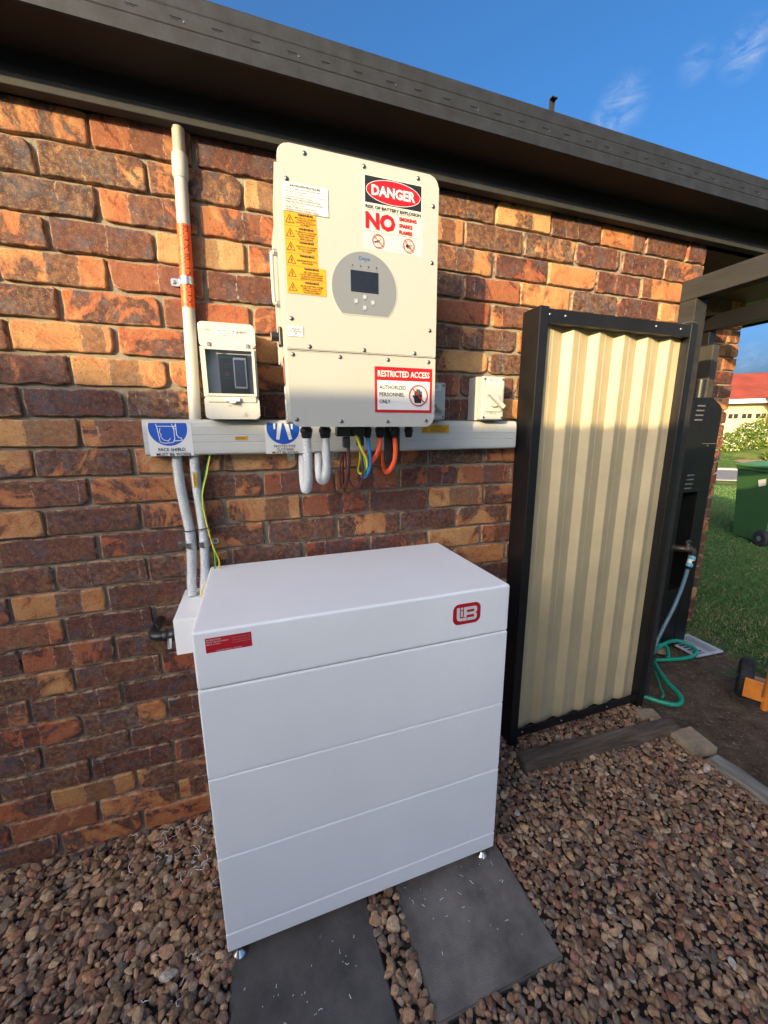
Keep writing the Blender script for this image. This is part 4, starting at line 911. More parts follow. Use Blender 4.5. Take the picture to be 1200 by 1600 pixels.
# clear lid: moulded rim with a bowed transparent pane
b = B(); zf0, zf1 = 1.4845, 1.6160; y0, y1 = -.0985, -.1035
b.box(.2225, .3590, y1, y0, zf1-.0075, zf1, PVC, .001); b.box(.2225, .3590, y1, y0, zf0, zf0+.0075, PVC, .001); b.box(.2225, .2300, y1, y0, zf0+.0076, zf1-.0076, PVC); b.box(.3515, .3590, y1, y0, zf0+.0076, zf1-.0076, PVC)
ld = b.build('lid', iso)
b = B(); b.box(.2301, .3514, -.1030, -.1012, zf0+.0077, zf1-.0077, GLASS); b.build('pane', ld)
for x in (.2405, .3420): b = B(); b.box(x-.0045, x+.0045, -.1020, -.0981, 1.6165, 1.6285, M('hinge_grey', (.20, .20, .20), .5), .001); b.build('hinge', iso)
b = B(); b.box(.2270, .3560, -.1015, -.0978, 1.4685, 1.4835, PVC, .001); b.box(.2720, .3125, -.1085, -.1017, 1.4700, 1.4810, PAPER, .002); b.box(.2830, .3010, -.1110, -.1017, 1.4650, 1.4720, PAPER, .002); b.build('latch', iso)
st = Sticker((0, -.098, 0)); st.plate(.2625, .3150, 1.6480, 1.6650, PAPER, .0007); st.line([(.2628, 1.6483), (.3147, 1.6483), (.3147, 1.6647)], .0006, GINK); st.text('BATTERY SYSTEM\nD.C. ISOLATOR', .2888, 1.6565, w=.041, hgt=.0115, mat=LBLUE, bold=.005); st.build('isolator_label', iso)
st = Sticker((0, -.098, 0)); st.text('BENY', .3330, 1.6585, w=.018, hgt=.0050, mat=INK, bold=.02); st.text('IP65', .2420, 1.6600, w=.012, mat=GINK); st.poly([(.3165, 1.6560), (.3215, 1.6560), (.3190, 1.6610)], INK)
st.line([(.2790, 1.4600), (.2890, 1.4600)], .0007, GINK); st.line([(.2790, 1.4570), (.2880, 1.4570)], .0007, GINK); st.line([(.3060, 1.4600), (.3160, 1.4600)], .0007, GINK); st.line([(.3060, 1.4570), (.3150, 1.4570)], .0007, GINK)
bolt_tri(st, .3245, 1.4350, .0055, GINK); st.build('moulded_marks', iso)

# ------------------------------------------------------------------ rotary isolators on the right
def rotary(label, x0, x1, z0, z1):
    t_ = thing('rotary_isolator', label, 'isolator switch', ((x0+x1)/2, -.03, z0), 'grey rotary isolators on the duct')
    xm, zm = (x0+x1)/2+.006, (z0+z1)/2
    b_ = B(); b_.box(x0, x1, -.062, -.004, z0, z1, ISOG, .003); b_.build('base', t_)
    b_ = B(); b_.box(x0+.002, x1-.002, -.098, -.0622, z0+.002, z1-.002, ISOG, .005, 3)
    b_.prism(rrect(x0+.012, x1-.012, z0+.030, z1-.040, .006), (0, -.098, 0), (1, 0, 0), (0, 0, 1), (0, -1, 0), 0, .004, ISOG, .002); cv = b_.build('cover', t_)
    b_ = B(); mx = Matrix.Translation((xm-.004, -.1025, zm-.008)) @ Matrix.Rotation(math.radians(38), 4, 'Y')
    b_.lathe([(0, .024), (.004, .024), (.006, .021)], (xm-.004, -.102, zm-.008), (0, -1, 0), ISOG, 28)
    b_.box(-.040, .040, -.022, -.004, -.0075, .0075, ISOG, .003, 2, mx); b_.build('rotary_handle', t_)
    for (x, z) in ((x0+.010, z0+.010), (x1-.010, z0+.010), (x0+.010, z1-.012), (x1-.010, z1-.012)):
        b_ = B(); b_.lathe([(0, .0040), (.001, .0040), (.003, .003)], (x, -.098, z), (0, -1, 0), SCRW, 12); b_.build('screw', t_)
    st = Sticker((0, -.098, 0)); st.plate(x0+.024, x1-.020, z1-.030, z1-.008, PAPER, .0006); st.text('MAIN SWITCH\nGRID SUPPLY', (x0+x1)/2+.002, z1-.017, w=.040, hgt=.011, mat=INK, bold=.01)
    st.text('OFF  ON', (x0+x1)/2, z0+.024, w=.026, mat=GINK); st.build('switch_label', t_)
rotary('cream grey rotary isolator in sunlight near the right end of the duct', 1.118, 1.214, 1.4225, 1.576)
rotary('grey rotary isolator mostly hidden behind the lower right inverter edge', .875, .977, 1.4225, 1.548)

# ------------------------------------------------------------------ cables under the inverter
def cab(name, label, cat, segs, group=None, corr=False):
    b_ = B()
    for pts, rad, mat in segs:
        if corr: b_.corr(pts, rad, mat)
        else: b_.tube(pts, rad, mat, n=10, step=.004)
    return tag(b_.build(name), label, cat, group)
YT = -.035
cab('corrugated_conduit', 'grey corrugated conduit looping from the leftmost gland under the inverter', 'conduit', [([(.483, -.205, 1.366), (.483, -.205, 1.31), (.4825, -.202, 1.255), (.480, -.183, 1.222), (.480, -.140, 1.214), (.483, -.090, 1.240), (.488, -.048, 1.285), (.489, -.038, 1.3175)], .0138, CONG)], 'grey conduits looping from the inverter', True)
cab('corrugated_conduit', 'grey corrugated conduit looping from the second gland, the shorter of the pair', 'conduit', [([(.536, -.205, 1.366), (.537, -.205, 1.32), (.537, -.200, 1.272), (.533, -.178, 1.244), (.530, -.130, 1.240), (.534, -.085, 1.262), (.540, -.048, 1.296), (.541, -.038, 1.3175)], .0135, CONG)], 'grey conduits looping from the inverter', True)
cab('black_cable', 'thin dark red and black wire in a narrow loop below the middle glands', 'cable', [([(.601, -.205, 1.345), (.603, -.204, 1.29), (.594, -.195, 1.235), (.590, -.16, 1.212), (.597, -.11, 1.24), (.615, -.05, 1.30), (.617, -.045, 1.3175)], .0030, PUC), ([(.605, -.207, 1.345), (.607, -.204, 1.29), (.600, -.195, 1.228), (.600, -.16, 1.203), (.608, -.11, 1.23), (.622, -.05, 1.30), (.624, -.045, 1.3175)], .0026, BLACK)])
cab('dark_red_cable', 'dark red thin wire hanging in the wider loop behind the yellow earth cable', 'cable', [([(.640, -.205, 1.345), (.645, -.204, 1.29), (.647, -.195, 1.24), (.636, -.16, 1.208), (.625, -.11, 1.235), (.630, -.05, 1.30), (.630, -.045, 1.3175)], .0030, PUC)])
cab('earth_cable', 'yellow and green earth cable bent down beside the blue cable', 'cable', [([(.622, -.222, 1.374), (.636, -.222, 1.338), (.655, -.214, 1.305), (.659, -.20, 1.275), (.650, -.17, 1.255), (.660, -.10, 1.262), (.680, -.055, 1.29), (.683, -.045, 1.3175)], .0036, YGC), ([(.630, -.222, 1.368), (.641, -.218, 1.325), (.654, -.208, 1.295), (.656, -.196, 1.268), (.654, -.17, 1.25), (.664, -.10, 1.258), (.685, -.055, 1.29), (.688, -.045, 1.3175)], .0034, GRC)])
cab('blue_cable', 'thick blue cable bent down beside the yellow earth cable', 'cable', [([(.663, -.205, 1.366), (.668, -.207, 1.32), (.669, -.203, 1.28), (.662, -.185, 1.250), (.665, -.13, 1.243), (.686, -.07, 1.265), (.695, -.045, 1.3175)], .0054, BLC)])
cab('orange_cable', 'thick orange battery cable slanting back to the left into the duct', 'cable', [([(.702, -.205, 1.366), (.701, -.203, 1.34), (.692, -.19, 1.308), (.682, -.15, 1.284), (.688, -.10, 1.280), (.704, -.055, 1.298), (.712, -.045, 1.3175)], .0072, ORCAB)], 'orange battery cables')
cab('orange_cable', 'thick orange battery cable in a tight loop before a black sleeve', 'cable', [([(.749, -.205, 1.366), (.751, -.206, 1.33), (.749, -.203, 1.295), (.741, -.185, 1.266), (.740, -.15, 1.256), (.748, -.10, 1.272), (.762, -.055, 1.30), (.764, -.045, 1.3175)], .0076, ORCAB)], 'orange battery cables')
b = B(); b.box(.722, .774, -.188, -.178, 1.290, 1.3985, BLACK, .004); tag(b.build('cable_sleeve'), 'flat black cable sleeve hanging behind the orange loop', 'cable sleeve')
for px_, lb in ((.455, 'zinc saddle under the duct beside the left grey loop'), (.512, 'zinc saddle under the duct behind the second grey loop'), (.604, 'zinc saddle under the duct above the black cables')):
    t_ = thing('pipe_saddle', lb, 'pipe clamp', (px_, -.01, 1.30), 'zinc pipe saddles')
    b = B(); b.prism(rrect(px_-.012, px_+.012, 1.292, 1.3165, .006), (0, -.010, 0), (1, 0, 0), (0, 0, 1), (0, -1, 0), 0, .003, ZINC); b.build('strap', t_)
    b = B(); b.lathe([(0, .0058), (.002, .0058), (.006, .004), (.012, .004)], (px_, -.013, 1.304), (0, -1, 0), ZINC, 14); b.build('screw', t_)

# conduits from the duct down to the battery's cable box
c1 = [(.126, -.030, 1.3178), (.126, -.031, 1.27), (.128, -.032, 1.22), (.137, -.034, 1.15), (.146, -.036, 1.09), (.146, -.036, 1.03), (.143, -.040, .98), (.143, -.055, .93), (.148, -.070, .886)]
c2 = [(.176, -.030, 1.3178), (.176, -.031, 1.26), (.1775, -.032, 1.20), (.181, -.034, 1.13), (.1815, -.036, 1.07), (.1785, -.036, 1.01), (.173, -.045, .95), (.170, -.060, .9), (.169, -.068, .8875)]
c1 = [(x-.022, y, z) for x, y, z in c1]; c2 = [(x-.018, y, z) for x, y, z in c2]
c1 = [(.1255-.0, -.030, 1.3178), (.1255, -.031, 1.27), (.127, -.032, 1.22), (.1335, -.034, 1.15), (.1395, -.036, 1.09), (.139, -.036, 1.03), (.136, -.042, .98), (.133, -.06, .93), (.133, -.075, .8865)]
c1 = [(x-.006, y, z) for x, y, z in c1]
c2 = [(.166, -.030, 1.3178), (.166, -.031, 1.26), (.167, -.032, 1.20), (.1705, -.034, 1.13), (.1715, -.036, 1.07), (.169, -.036, 1.01), (.165, -.045, .95), (.161, -.065, .905), (.160, -.075, .8865)]
cab('corrugated_conduit', 'grey corrugated conduit dropping to the white cable box, the left of the pair', 'conduit', [(c1, .0150, CONG)], 'grey conduits down to the battery', True)
o = cab('corrugated_conduit', 'grey corrugated conduit with a small yellow tag dropping to the cable box', 'conduit', [(c2, .0145, CONG)], 'grey conduits down to the battery', True)
b = B(); st = Sticker((.1655, -.0472, 1.245)); st.plate(-.0052, .0052, -.023, .020, YEL, .0007); st.text('BATTERY', 0, 0, w=.030, hgt=.0045, mat=INK, rot=math.pi/2); q = st.build('yellow_tag'); q.parent = o
cab('earth_cable', 'thin green and yellow earth wire bowing beside the corrugated conduits', 'cable', [([(.211, -.040, 1.3178), (.196, -.045, 1.26), (.180, -.050, 1.20), (.1795, -.052, 1.14), (.190, -.055, 1.08), (.197, -.056, 1.03), (.200, -.056, .99), (.193, -.060, .94), (.187, -.065, .905), (.176, -.075, .8868)], .0022, GRC), ([(.213, -.041, 1.3178), (.199, -.0475, 1.26), (.1825, -.053, 1.20), (.182, -.0548, 1.14), (.192, -.0575, 1.08)], .0016, YGC)])
cab('yellow_cable', 'thin yellow wire curling across the conduits into the cable box', 'cable', [([(.181, -.0575, 1.16), (.188, -.0590, 1.09), (.199, -.060, 1.03), (.211, -.060, .985), (.205, -.064, .955), (.180, -.075, .93), (.160, -.092, .913), (.152, -.095, .8868)], .0022, YGC)])
b = B(); pts = [(.110, -.030, 1.090), (.116, -.052, 1.089), (.135, -.0535, 1.088), (.152, -.0500, 1.0885), (.170, -.0540, 1.091), (.187, -.0615, 1.095), (.194, -.055, 1.096), (.190, -.030, 1.092)]
b.tube(pts, .0017, BLACK, n=6, step=.004); tag(b.build('cable_tie'), 'black cable tie strapping the two corrugated conduits together', 'cable tie')
saddle('zinc saddle on the left corrugated conduit above the battery', .1335, -.036, 1.040, .0155, (1, 0), .018)
saddle('zinc saddle on the right corrugated conduit above the battery', .1705, -.036, 1.040, .0150, (0, 1), .018)

# ------------------------------------------------------------------ privacy screen
ps = thing('privacy_screen', 'cream corrugated steel panel in a black frame standing against the brick wall', 'screen panel', (1.7, -.07, 0))
FY, FX0, FX1, FZ0, FZ1 = -.112, 1.332, 2.142, .045, 1.812
for nm, (x0, x1) in (('frame_post', (FX0, FX0+.040)), ('frame_post', (FX1-.040, FX1))):
    b = B(); b.box(x0, x1, FY, FY+.095, .0, FZ1+.006, DPAINT, .0025); b.build(nm, ps)
b = B(); b.box(FX0+.0402, FX1-.0402, FY+.004, FY+.040, FZ1-.048, FZ1, DPAINT, .002); b.box(FX0+.0402, FX1-.0402, FY+.002, FY+.0038, FZ1-.0475, FZ1-.0435, DPAINT); b.build('top_rail', ps)
b = B(); b.box(FX0+.0402, FX1-.0402, FY+.004, FY+.0085, FZ0-.012, FZ0+.030, DPAINT, .001); b.box(FX0+.0402, FX1-.0402, FY+.0086, FY+.060, FZ0-.012, FZ0-.004, DPAINT); b.build('bottom_rail', ps)
# trapezoid folded sheet
sx0, sx1 = FX0+.041, FX1-.041; pitch = (sx1-sx0)/5.7; P = []
x = sx0-.02*0
crestdepth = .023
fold = [(0, 0), (.20, 0.0), (.215, .004), (.235, 0), (.36, 1), (.38, 1.0)]
k = -1
pts = []
while True:
    bx_ = sx0+.014+k*pitch
    for a, d in ((0, 1.0), (.02, 1.0), (.27, .66), (.285, .58), (.33, .60), (.345, .52), (.72, .02), (.75, 0), (.98, 1.0)):
        xx = bx_+a*pitch
        if sx0 <= xx <= sx1: pts.append((xx, FY+.050-crestdepth*d))
    k += 1
    if bx_ > sx1: break
pts = [(sx0, pts[0][1])]+pts+[(sx1, pts[-1][1])]
b = B(); n = len(pts); v_ = [(x, y, z) for z in (FZ0, FZ1-.030) for x, y in pts]; v_ += [(x, y+.0015, z) for z in (FZ0, FZ1-.030) for x, y in pts]
b.add(v_, [(i, i+1, i+1+n, i+n) for i in range(n-1)]+[(2*n+i, 2*n+i+n, 2*n+i+1+n, 2*n+i+1) for i in range(n-1)], CREAM); b.build('corrugated_sheet', ps)
for x in (1.378, 1.449, 1.905, 2.045):
    b = B(); b.lathe([(0, .0060), (.002, .0055), (.0035, .003)], (x, FY+.004, FZ1-.020), (0, -1, 0), SCRW, 12); b.build('screw', ps)
for x in (1.40, 1.62, 1.90):
    b = B(); b.lathe([(0, .0050), (.003, .003)], (x, FY+.004, FZ0+.008), (0, -1, 0), SCRW, 10); b.build('screw', ps)
b = B(); b.tube([(FX1-.06, FY+.03, FZ1+.007), (FX1-.045, FY+.02, FZ1+.013), (FX1-.02, FY+.012, FZ1+.014), (FX1+.004, FY+.01, FZ1+.009)], .004, FASC, step=.004); b.build('post_cap', ps)

# ------------------------------------------------------------------ hot water cabinet in the recess, tap, hose
hw = thing('hot_water_cabinet', 'tall black steel water heater cabinet with vent slots in the wall recess', 'water heater', (2.8, .33, 0))
b = B(); X0, X1, Y0, Y1 = 2.63, 2.962, .235, .43
b.box(X0, X1, Y0, Y1, 1.02, 1.50, DPAINT, .004)
b.prism([(X0, 1.50), (X0, 1.565), (X0+.235, 1.565), (X0+.30, 1.53), (X1, 1.50)], (0, Y0, 0), (1, 0, 0), (0, 0, 1), (0, 1, 0), .0005, Y1-Y0, DPAINT)
b.box(X0, 2.735, Y0, Y1, 0.0, 1.0195, DPAINT, .003); b.box(2.865, X1, Y0, Y1, 0.0, 1.0195, DPAINT, .003); b.box(2.7352, 2.8648, Y1-.03, Y1, 0, 1.0195, BLACK)
b.box(2.7352, 2.8648, Y0+.004, Y1-.031, 0, .40, DPAINT); b.build('casing', hw)
SLOT = M('slot_grey', (.20, .20, .21), .4, metal=.5)
for zt in (1.515, 1.120):
    b = B()
    for k in range(4): b.box(2.745-k*.003, 2.805-k*.003, Y0-.004, Y0-.0002, zt-k*.026, zt-k*.026+.009, SLOT, .001)
    b.build('vent', hw)
b = B(); b.box(2.83, 2.962, Y0-.001, Y0-.0001, 1.305, 1.308, SLOT); b.cyl((2.88, Y0, 1.295), (2.88, Y0-.004, 1.295), .004, SLOT, 8); b.build('seam', hw)
b = B(); b.cyl((2.795, .27, 1.5655), (2.795, .27, 1.665), .024, BLACK, 20); b.build('flue', hw)
cv = thing('duct_post', 'square dark steel cover post standing behind the water heater cabinet', 'post', (2.93, .46, 0))
b = B(); b.box(2.895, 2.950, .295, .445, 1.572, 1.868, M('olive_dark_post', (.045, .042, .036), .6, var=.3, vscale=9), .003); b.box(2.893, 2.952, .293, .43, 1.8685, 1.874, GUT, .001); b.build('cover', cv)
b = B(); b.cyl((2.925, .2945, 1.845), (2.925, .2915, 1.845), .004, ZINC, 8); b.build('screw', cv)
tp = thing('garden_tap', 'tarnished brass garden tap in front of the black cabinet', 'tap', (2.75, .2, .67))
b = B(); b.tube([(2.70, .234, .690), (2.71, .20, .692), (2.735, .165, .695), (2.755, .150, .690), (2.762, .146, .665)], .019, BRASS, step=.005); b.lathe([(0, .020), (.012, .026), (.014, .018)], (2.70, .233, .690), (.1, -1, 0), BRASS, 8, False)
b.lathe([(0, .021), (.014, .021), (.016, .013), (.032, .010)], (2.735, .165, .700), (0, 0, 1), BRASS); b.lathe([(0, .016), (.016, .016)], (2.762, .146, .672), (0, 0, -1), BRASS); b.build('spout', tp)
b = B(); b.tube([(2.722, .165, .735), (2.730, .165, .742), (2.740, .165, .742), (2.752, .165, .733)], .010, BRASS, step=.004); b.box(2.715, 2.757, .160, .170, .728, .738, BRASS, .002); b.build('handle', tp)
hc = thing('hose_connector', 'blue and white click connector on the end of the tap hose', 'hose connector', (2.762, .146, .6))
CW = M('connector_cream', (.72, .70, .60), .4); CB = M('connector_blue', (.12, .42, .62), .4)
b = B(); ax = (-.30, 0, -1); b.lathe([(0, .017), (.018, .019), (.020, .017)], (2.762, .146, .655), ax, CB); b.lathe([(.0202, .0175), (.045, .0175)], (2.762, .146, .655), ax, CW)
b.lathe([(.0452, .017), (.056, .019), (.066, .016)], (2.762, .146, .655), ax, CB); b.lathe([(.0662, .014), (.080, .010)], (2.762, .146, .655), ax, BLACK); b.build('connector_body', hc)
b = B(); b.cyl((2.751, .130, .622), (2.751, .1275, .622), .010, BLACK, 20); b.build('release_ring', hc)
cab('tap_hose', 'grey blue hose dropping from the tap connector behind the screen', 'hose', [([(2.738, .146, .575), (2.727, .148, .50), (2.700, .15, .40), (2.662, .15, .31), (2.615, .15, .22), (2.56, .15, .10), (2.53, .15, .0)], .0105, HOSEB)])
GH = [(2.52, .16, .01), (2.60, .185, .022), (2.70, .208, .045), (2.80, .218, .052), (2.865, .212, .048), (2.900, .175, .038), (2.895, .125, .03), (2.85, .095, .02), (2.76, .09, .018), (2.66, .12, .012), (2.58, .15, .008)]
b = B(); b.tube(GH, .0115, HOSEG, n=10, step=.008)
b.tube([(2.64, .22, .03), (2.70, .215, .05), (2.735, .20, .045), (2.71, .165, .03), (2.66, .125, .02)], .0105, HOSEG, n=10, step=.008)
b.tube([(2.50, .20, .02), (2.52, .12, .025), (2.47, .05, .03), (2.41, -.04, .03), (2.375, -.13, .022), (2.345, -.165, .015), (2.295, -.175, .012), (2.25, -.14, .010), (2.21, -.08, .008), (2.17, -.03, .006)], .0120, HOSEG, n=10, step=.008)
b.tube([(2.46, .06, .012), (2.40, -.005, .01), (2.35, -.055, .01), (2.32, -.09, .01), (2.285, -.11, .012)], .006, HOSEG, n=8, step=.008)
tag(b.build('garden_hose'), 'green garden hose coiled loosely on the soil beside the black screen post', 'hose')
# drain grate
dg = thing('drain_grate', 'square white slotted drain grate set in the ground beside the hose', 'drain grate', (2.99, .19, 0), rotz=0)
b = B(); gx0, gy0, S_ = 2.875, .09, .225; GM = M('grate_white', (.52, .54, .56), .5, var=.2, vscale=20)
mx = Matrix.Translation((2.99, .20, 0)) @ Matrix.Rotation(-.06, 4, 'Z')
for x0, x1, y0, y1 in ((-.112, .112, -.112, -.096), (-.112, .112, .096, .112), (-.112, -.096, -.0958, .0958), (.096, .112, -.0958, .0958), (-.006, .006, -.0958, .0958)): b.box(x0, x1, y0, y1, -.005, .004, GM, 0, 2, mx)
for k in range(7):
    y = -.081+k*.027; b.box(-.0958, -.0062, y-.0045, y+.0045, .0012, .003, GM, 0, 2, mx)
for k in range(5):
    x = .018+k*.0180; b.box(x-.0034, x+.0034, -.0957, .0957, .0012, .0032, GM, 0, 2, mx)
b.build('grille', dg); b = B(); b.box(-.11, .11, -.11, .11, -.0186, -.0075, BLACK, 0, 2, mx); b.build('sump', dg)
# a small stone dish of rubble by the recess
b = B(); v, fc = ico(2); v = v*np.array([.05, .035, .022])*(1+.12*vnoise(v[:, 0]*2, v[:, 1]*2, v[:, 2]*2))[:, None]+np.array([2.735, .215, .0]); b.add(v.tolist(), fc.tolist(), CONC, True); tag(b.build('stone'), 'grey stone lying beside the foot of the black cabinet', 'stone')

# ------------------------------------------------------------------ orange hand truck at the right edge
tk = thing('hand_truck', 'orange hand truck with a black tyre cut off by the right frame edge', 'trolley', (2.9, -.35, 0), rotz=0)
tw = math.radians(-25)
base = Matrix.Translation((2.722, -.222, -.004)) @ Matrix.Rotation(math.radians(-62), 4, 'Z')     # local x along the axle to the right, y forwards
def TB(fn, name, parent=tk):
    b_ = B(); fn(b_); b_.v = [tuple(base @ Vector(v)) for v in b_.v]; return b_.build(name, parent)
def wheel(x):
    w_ = TB(lambda b_: b_.lathe([(-.028, .058), (-.030, .085), (-.022, .100), (-.010, .1045), (.010, .1045), (.022, .100), (.030, .085), (.028, .058)], (x, 0, .104), (1, 0, 0), RUB, 40), 'wheel')
    def tread(b_):
        for k in range(34):
            a = 2*math.pi*k/34; c_, s_ = math.cos(a), math.sin(a)
            for q in (-.013, .013): b_.box(-.009, .009, -.004, .004, -.0015, .002, RUB, 0, 2, Matrix.Translation((x+q, c_*.1045, .104+s_*.1045)) @ Matrix.Rotation(a-math.pi/2, 4, 'X'))
    o_ = TB(tread, 'tread'); o_.parent = w_; o_.matrix_parent_inverse = w_.matrix_world.inverted()
    o_ = TB(lambda b_: b_.lathe([(-.020, .057), (-.012, .030), (-.028, .020), (.028, .020), (.012, .030), (.020, .057)], (x, 0, .104), (1, 0, 0), ORANGE, 24), 'rim'); o_.parent = w_; o_.matrix_parent_inverse = w_.matrix_world.inverted()
wheel(0); wheel(.46)
TB(lambda b_: b_.cyl((-.03, 0, .104), (.49, 0, .104), .010, SCRW), 'axle')
TB(lambda b_: (b_.box(-.005, .062, -.122, -.117, .060, .165, ORANGE, .002), b_.box(.062, .40, -.122, -.117, .060, .085, ORANGE, .002)), 'mudguard')
for xc_ in (.082, .378): TB(lambda b_: b_.tube([(xc_, -.108, .02), (xc_, -.115, .35), (xc_, -.14, 1.1)], .0155, ORANGE, step=.05), 'upright')
for zc_ in (.22, .55, .9): TB(lambda b_: b_.tube([(.082, -.11, zc_), (.378, -.11, zc_)], .010, ORANGE, step=.05), 'crossbar')
TB(lambda b_: b_.box(.05, .43, .02, .25, .006, .012, ORANGE, .002), 'toe_plate')

# ------------------------------------------------------------------ wheelie bin
wb = thing('wheelie_bin', 'green two wheeled garbage bin standing on the lawn', 'bin', (6.75, 1.75, 0))
bmx = Matrix.Translation((6.52, 1.60, -.02)) @ Matrix.Rotation(math.radians(-118), 4, 'Z')
def frus(b_, x0, x1, y0, y1, z0, X0, X1, Y0, Y1, z1, mat):
    b_.add([bmx @ Vector(p) for p in ((x0, y0, z0), (x1, y0, z0), (x1, y1, z0), (x0, y1, z0), (X0, Y0, z1), (X1, Y0, z1), (X1, Y1, z1), (X0, Y1, z1))], [(0, 3, 2, 1), (4, 5, 6, 7), (0, 1, 5, 4), (1, 2, 6, 5), (2, 3, 7, 6), (3, 0, 4, 7)], mat)
b = B(); frus(b, -.26, .26, -.22, .22, .03, -.30, .33, -.28, .28, .93, BINB); b.box(-.31, .34, -.29, .29, .90, .945, BINB, .008, 2, bmx); frus(b, -.05, .25, -.228, -.221, .18, -.06, .28, -.268, -.262, .75, BINB); b.build('body', wb)
b = B(); b.box(-.33, .36, -.305, .305, .946, .985, BINL, .012, 2, bmx); frus(b, -.28, .30, -.25, .25, .985, -.18, .2, -.17, .17, 1.02, BINL); b.build('lid', wb)
b = B(); b.tube([bmx @ Vector(p) for p in ((.35, -.24, .95), (.41, -.24, .97), (.41, .24, .97), (.35, .24, .95))], .016, BINB, step=.05); b.build('handle', wb)
for y in (-.262, .262):
    b = B(); o1, o2 = bmx @ Vector((.27, y-.03, .105)), bmx @ Vector((.27, y+.03, .105)); d = (o2-o1)
    b.lathe([(0, .065), (0, .092), (.010, .104), (.050, .104), (.060, .092), (.060, .065)], o1, d, RUB, 28); b.lathe([(-.001, .028), (.006, .060), (.054, .060), (.061, .028)], o1, d, M('hub_grey', (.16, .15, .14), .6), 20); b.build('wheel', wb)
b = B(); b.add([bmx @ Vector(p) for p in ((.08, -.2835, .80), (.20, -.2850, .83), (.21, -.2800, .75), (.10, -.2790, .72))], [(0, 1, 2, 3)], PAPER); b.build('paper_sticker', wb)

# ------------------------------------------------------------------ lawn blades (near wedge of the lawn only)
def grass():
    n = 150000; ax = Vector((.86, .51)).normalized()
    t = 2.6+10.5*RNG.random(n)**1.35; w = (RNG.random(n)-.5)*(1.3+t*.30)
    X = .33+ax.x*t*1.0+ax.y*w; Y = -1.33+ax.y*t+(-ax.x)*w+.0
    X = X; Y = Y+.0
    den = vnoise(X*1.4, Y*1.4, X*0)*.5+vnoise(X*4, Y*4, X*0+3)*.35
    dist = np.hypot(X-2.2, Y+.35); keep = (dist+den*.6 > .88)
    keep &= ~((X < 3.42) & (Y > .42)) & ~((X < 2.16)) & ~((X < 3.0) & (Y > .2)) & ~((X > 2.86) & (X < 3.12) & (Y > .08) & (Y < .32)) & ~((np.abs((X-13.3)*.66+(Y-5.7)*.75-2.0) < 2.1))
    keep &= (RNG.random(n) < np.clip((dist-.6)/1.1, .16, 1))
    X, Y, dist = X[keep], Y[keep], dist[keep]; n = len(X)
    h = (.012+.022*RNG.random(n))*np.clip(dist/1.7, .5, 1.15); wd = .0016+.0012*RNG.random(n)+dist*.00022; a = RNG.random(n)*6.283; ln = h*(.3+.9*RNG.random(n)); b_ = RNG.random(n)*6.283
    dx, dy = np.cos(a)*wd, np.sin(a)*wd; tx, ty = np.cos(b_)*ln, np.sin(b_)*ln; z0 = np.full(n, -.0195)
    V = np.stack([np.stack([X-dx, Y-dy, z0], 1), np.stack([X+dx, Y+dy, z0], 1), np.stack([X+dx*.6+tx*.45, Y+dy*.6+ty*.45, z0+h*.62], 1), np.stack([X+tx, Y+ty, z0+h], 1)], 1).reshape(-1, 3)
    i = np.arange(n)*4; F = np.concatenate([np.stack([i, i+1, i+2], 1), np.stack([i, i+2, i+3], 1)])
    c = np.array([.060, .145, .036])*(.6+.9*RNG.random(n))[:, None]; br_ = RNG.random(n) < .13+.25*(dist < 1.9); c[br_] = np.array([.24, .20, .10])*(.6+.7*RNG.random(br_.sum()))[:, None]
    A = np.ones((n*4, 4)); A[:, :3] = np.repeat(c, 4, 0)
    o = arr_mesh('lawn_grass', V, F, MATS['blade'], None, False, (('pcol', 'FLOAT_COLOR', A),)); tag(o, 'short green lawn grass thinning to bare soil near the house', 'grass', None, 'stuff')
    # leaf litter and dry stalks on the bare soil
grass()
def litter():
    n = 1800; X = 2.2+1.1*RNG.random(n); Y = -.75+1.0*RNG.random(n); k = (X > 2.2)&~((X > 2.86) & (X < 3.12) & (Y > .08)); X, Y = X[k], Y[k]; n = len(X)
    a = RNG.random(n)*6.283; l = .004+.016*RNG.random(n)**2; w = .0008+.0022*RNG.random(n)**2; dx, dy = np.cos(a)*l, np.sin(a)*l; ex, ey = -np.sin(a)*w, np.cos(a)*w
    z = -.0165+.004*RNG.random(n)
    V = np.stack([np.stack([X-dx, Y-dy, z], 1), np.stack([X+ex, Y+ey, z+.001], 1), np.stack([X+dx, Y+dy, z], 1), np.stack([X-ex, Y-ey, z+.001], 1)], 1).reshape(-1, 3)
    i = np.arange(n)*4; F = np.stack([i, i+1, i+2, i+3], 1); c = np.array([.22, .16, .10])*(.4+1.1*RNG.random(n))[:, None]; A = np.ones((n*4, 4)); A[:, :3] = np.repeat(c, 4, 0)
    o = arr_mesh('dry_litter', V, F, MATS['blade'], None, False, (('pcol', 'FLOAT_COLOR', A),)); tag(o, 'dry grass stalks and clippings scattered on the bare soil', 'litter', None, 'stuff')
litter()

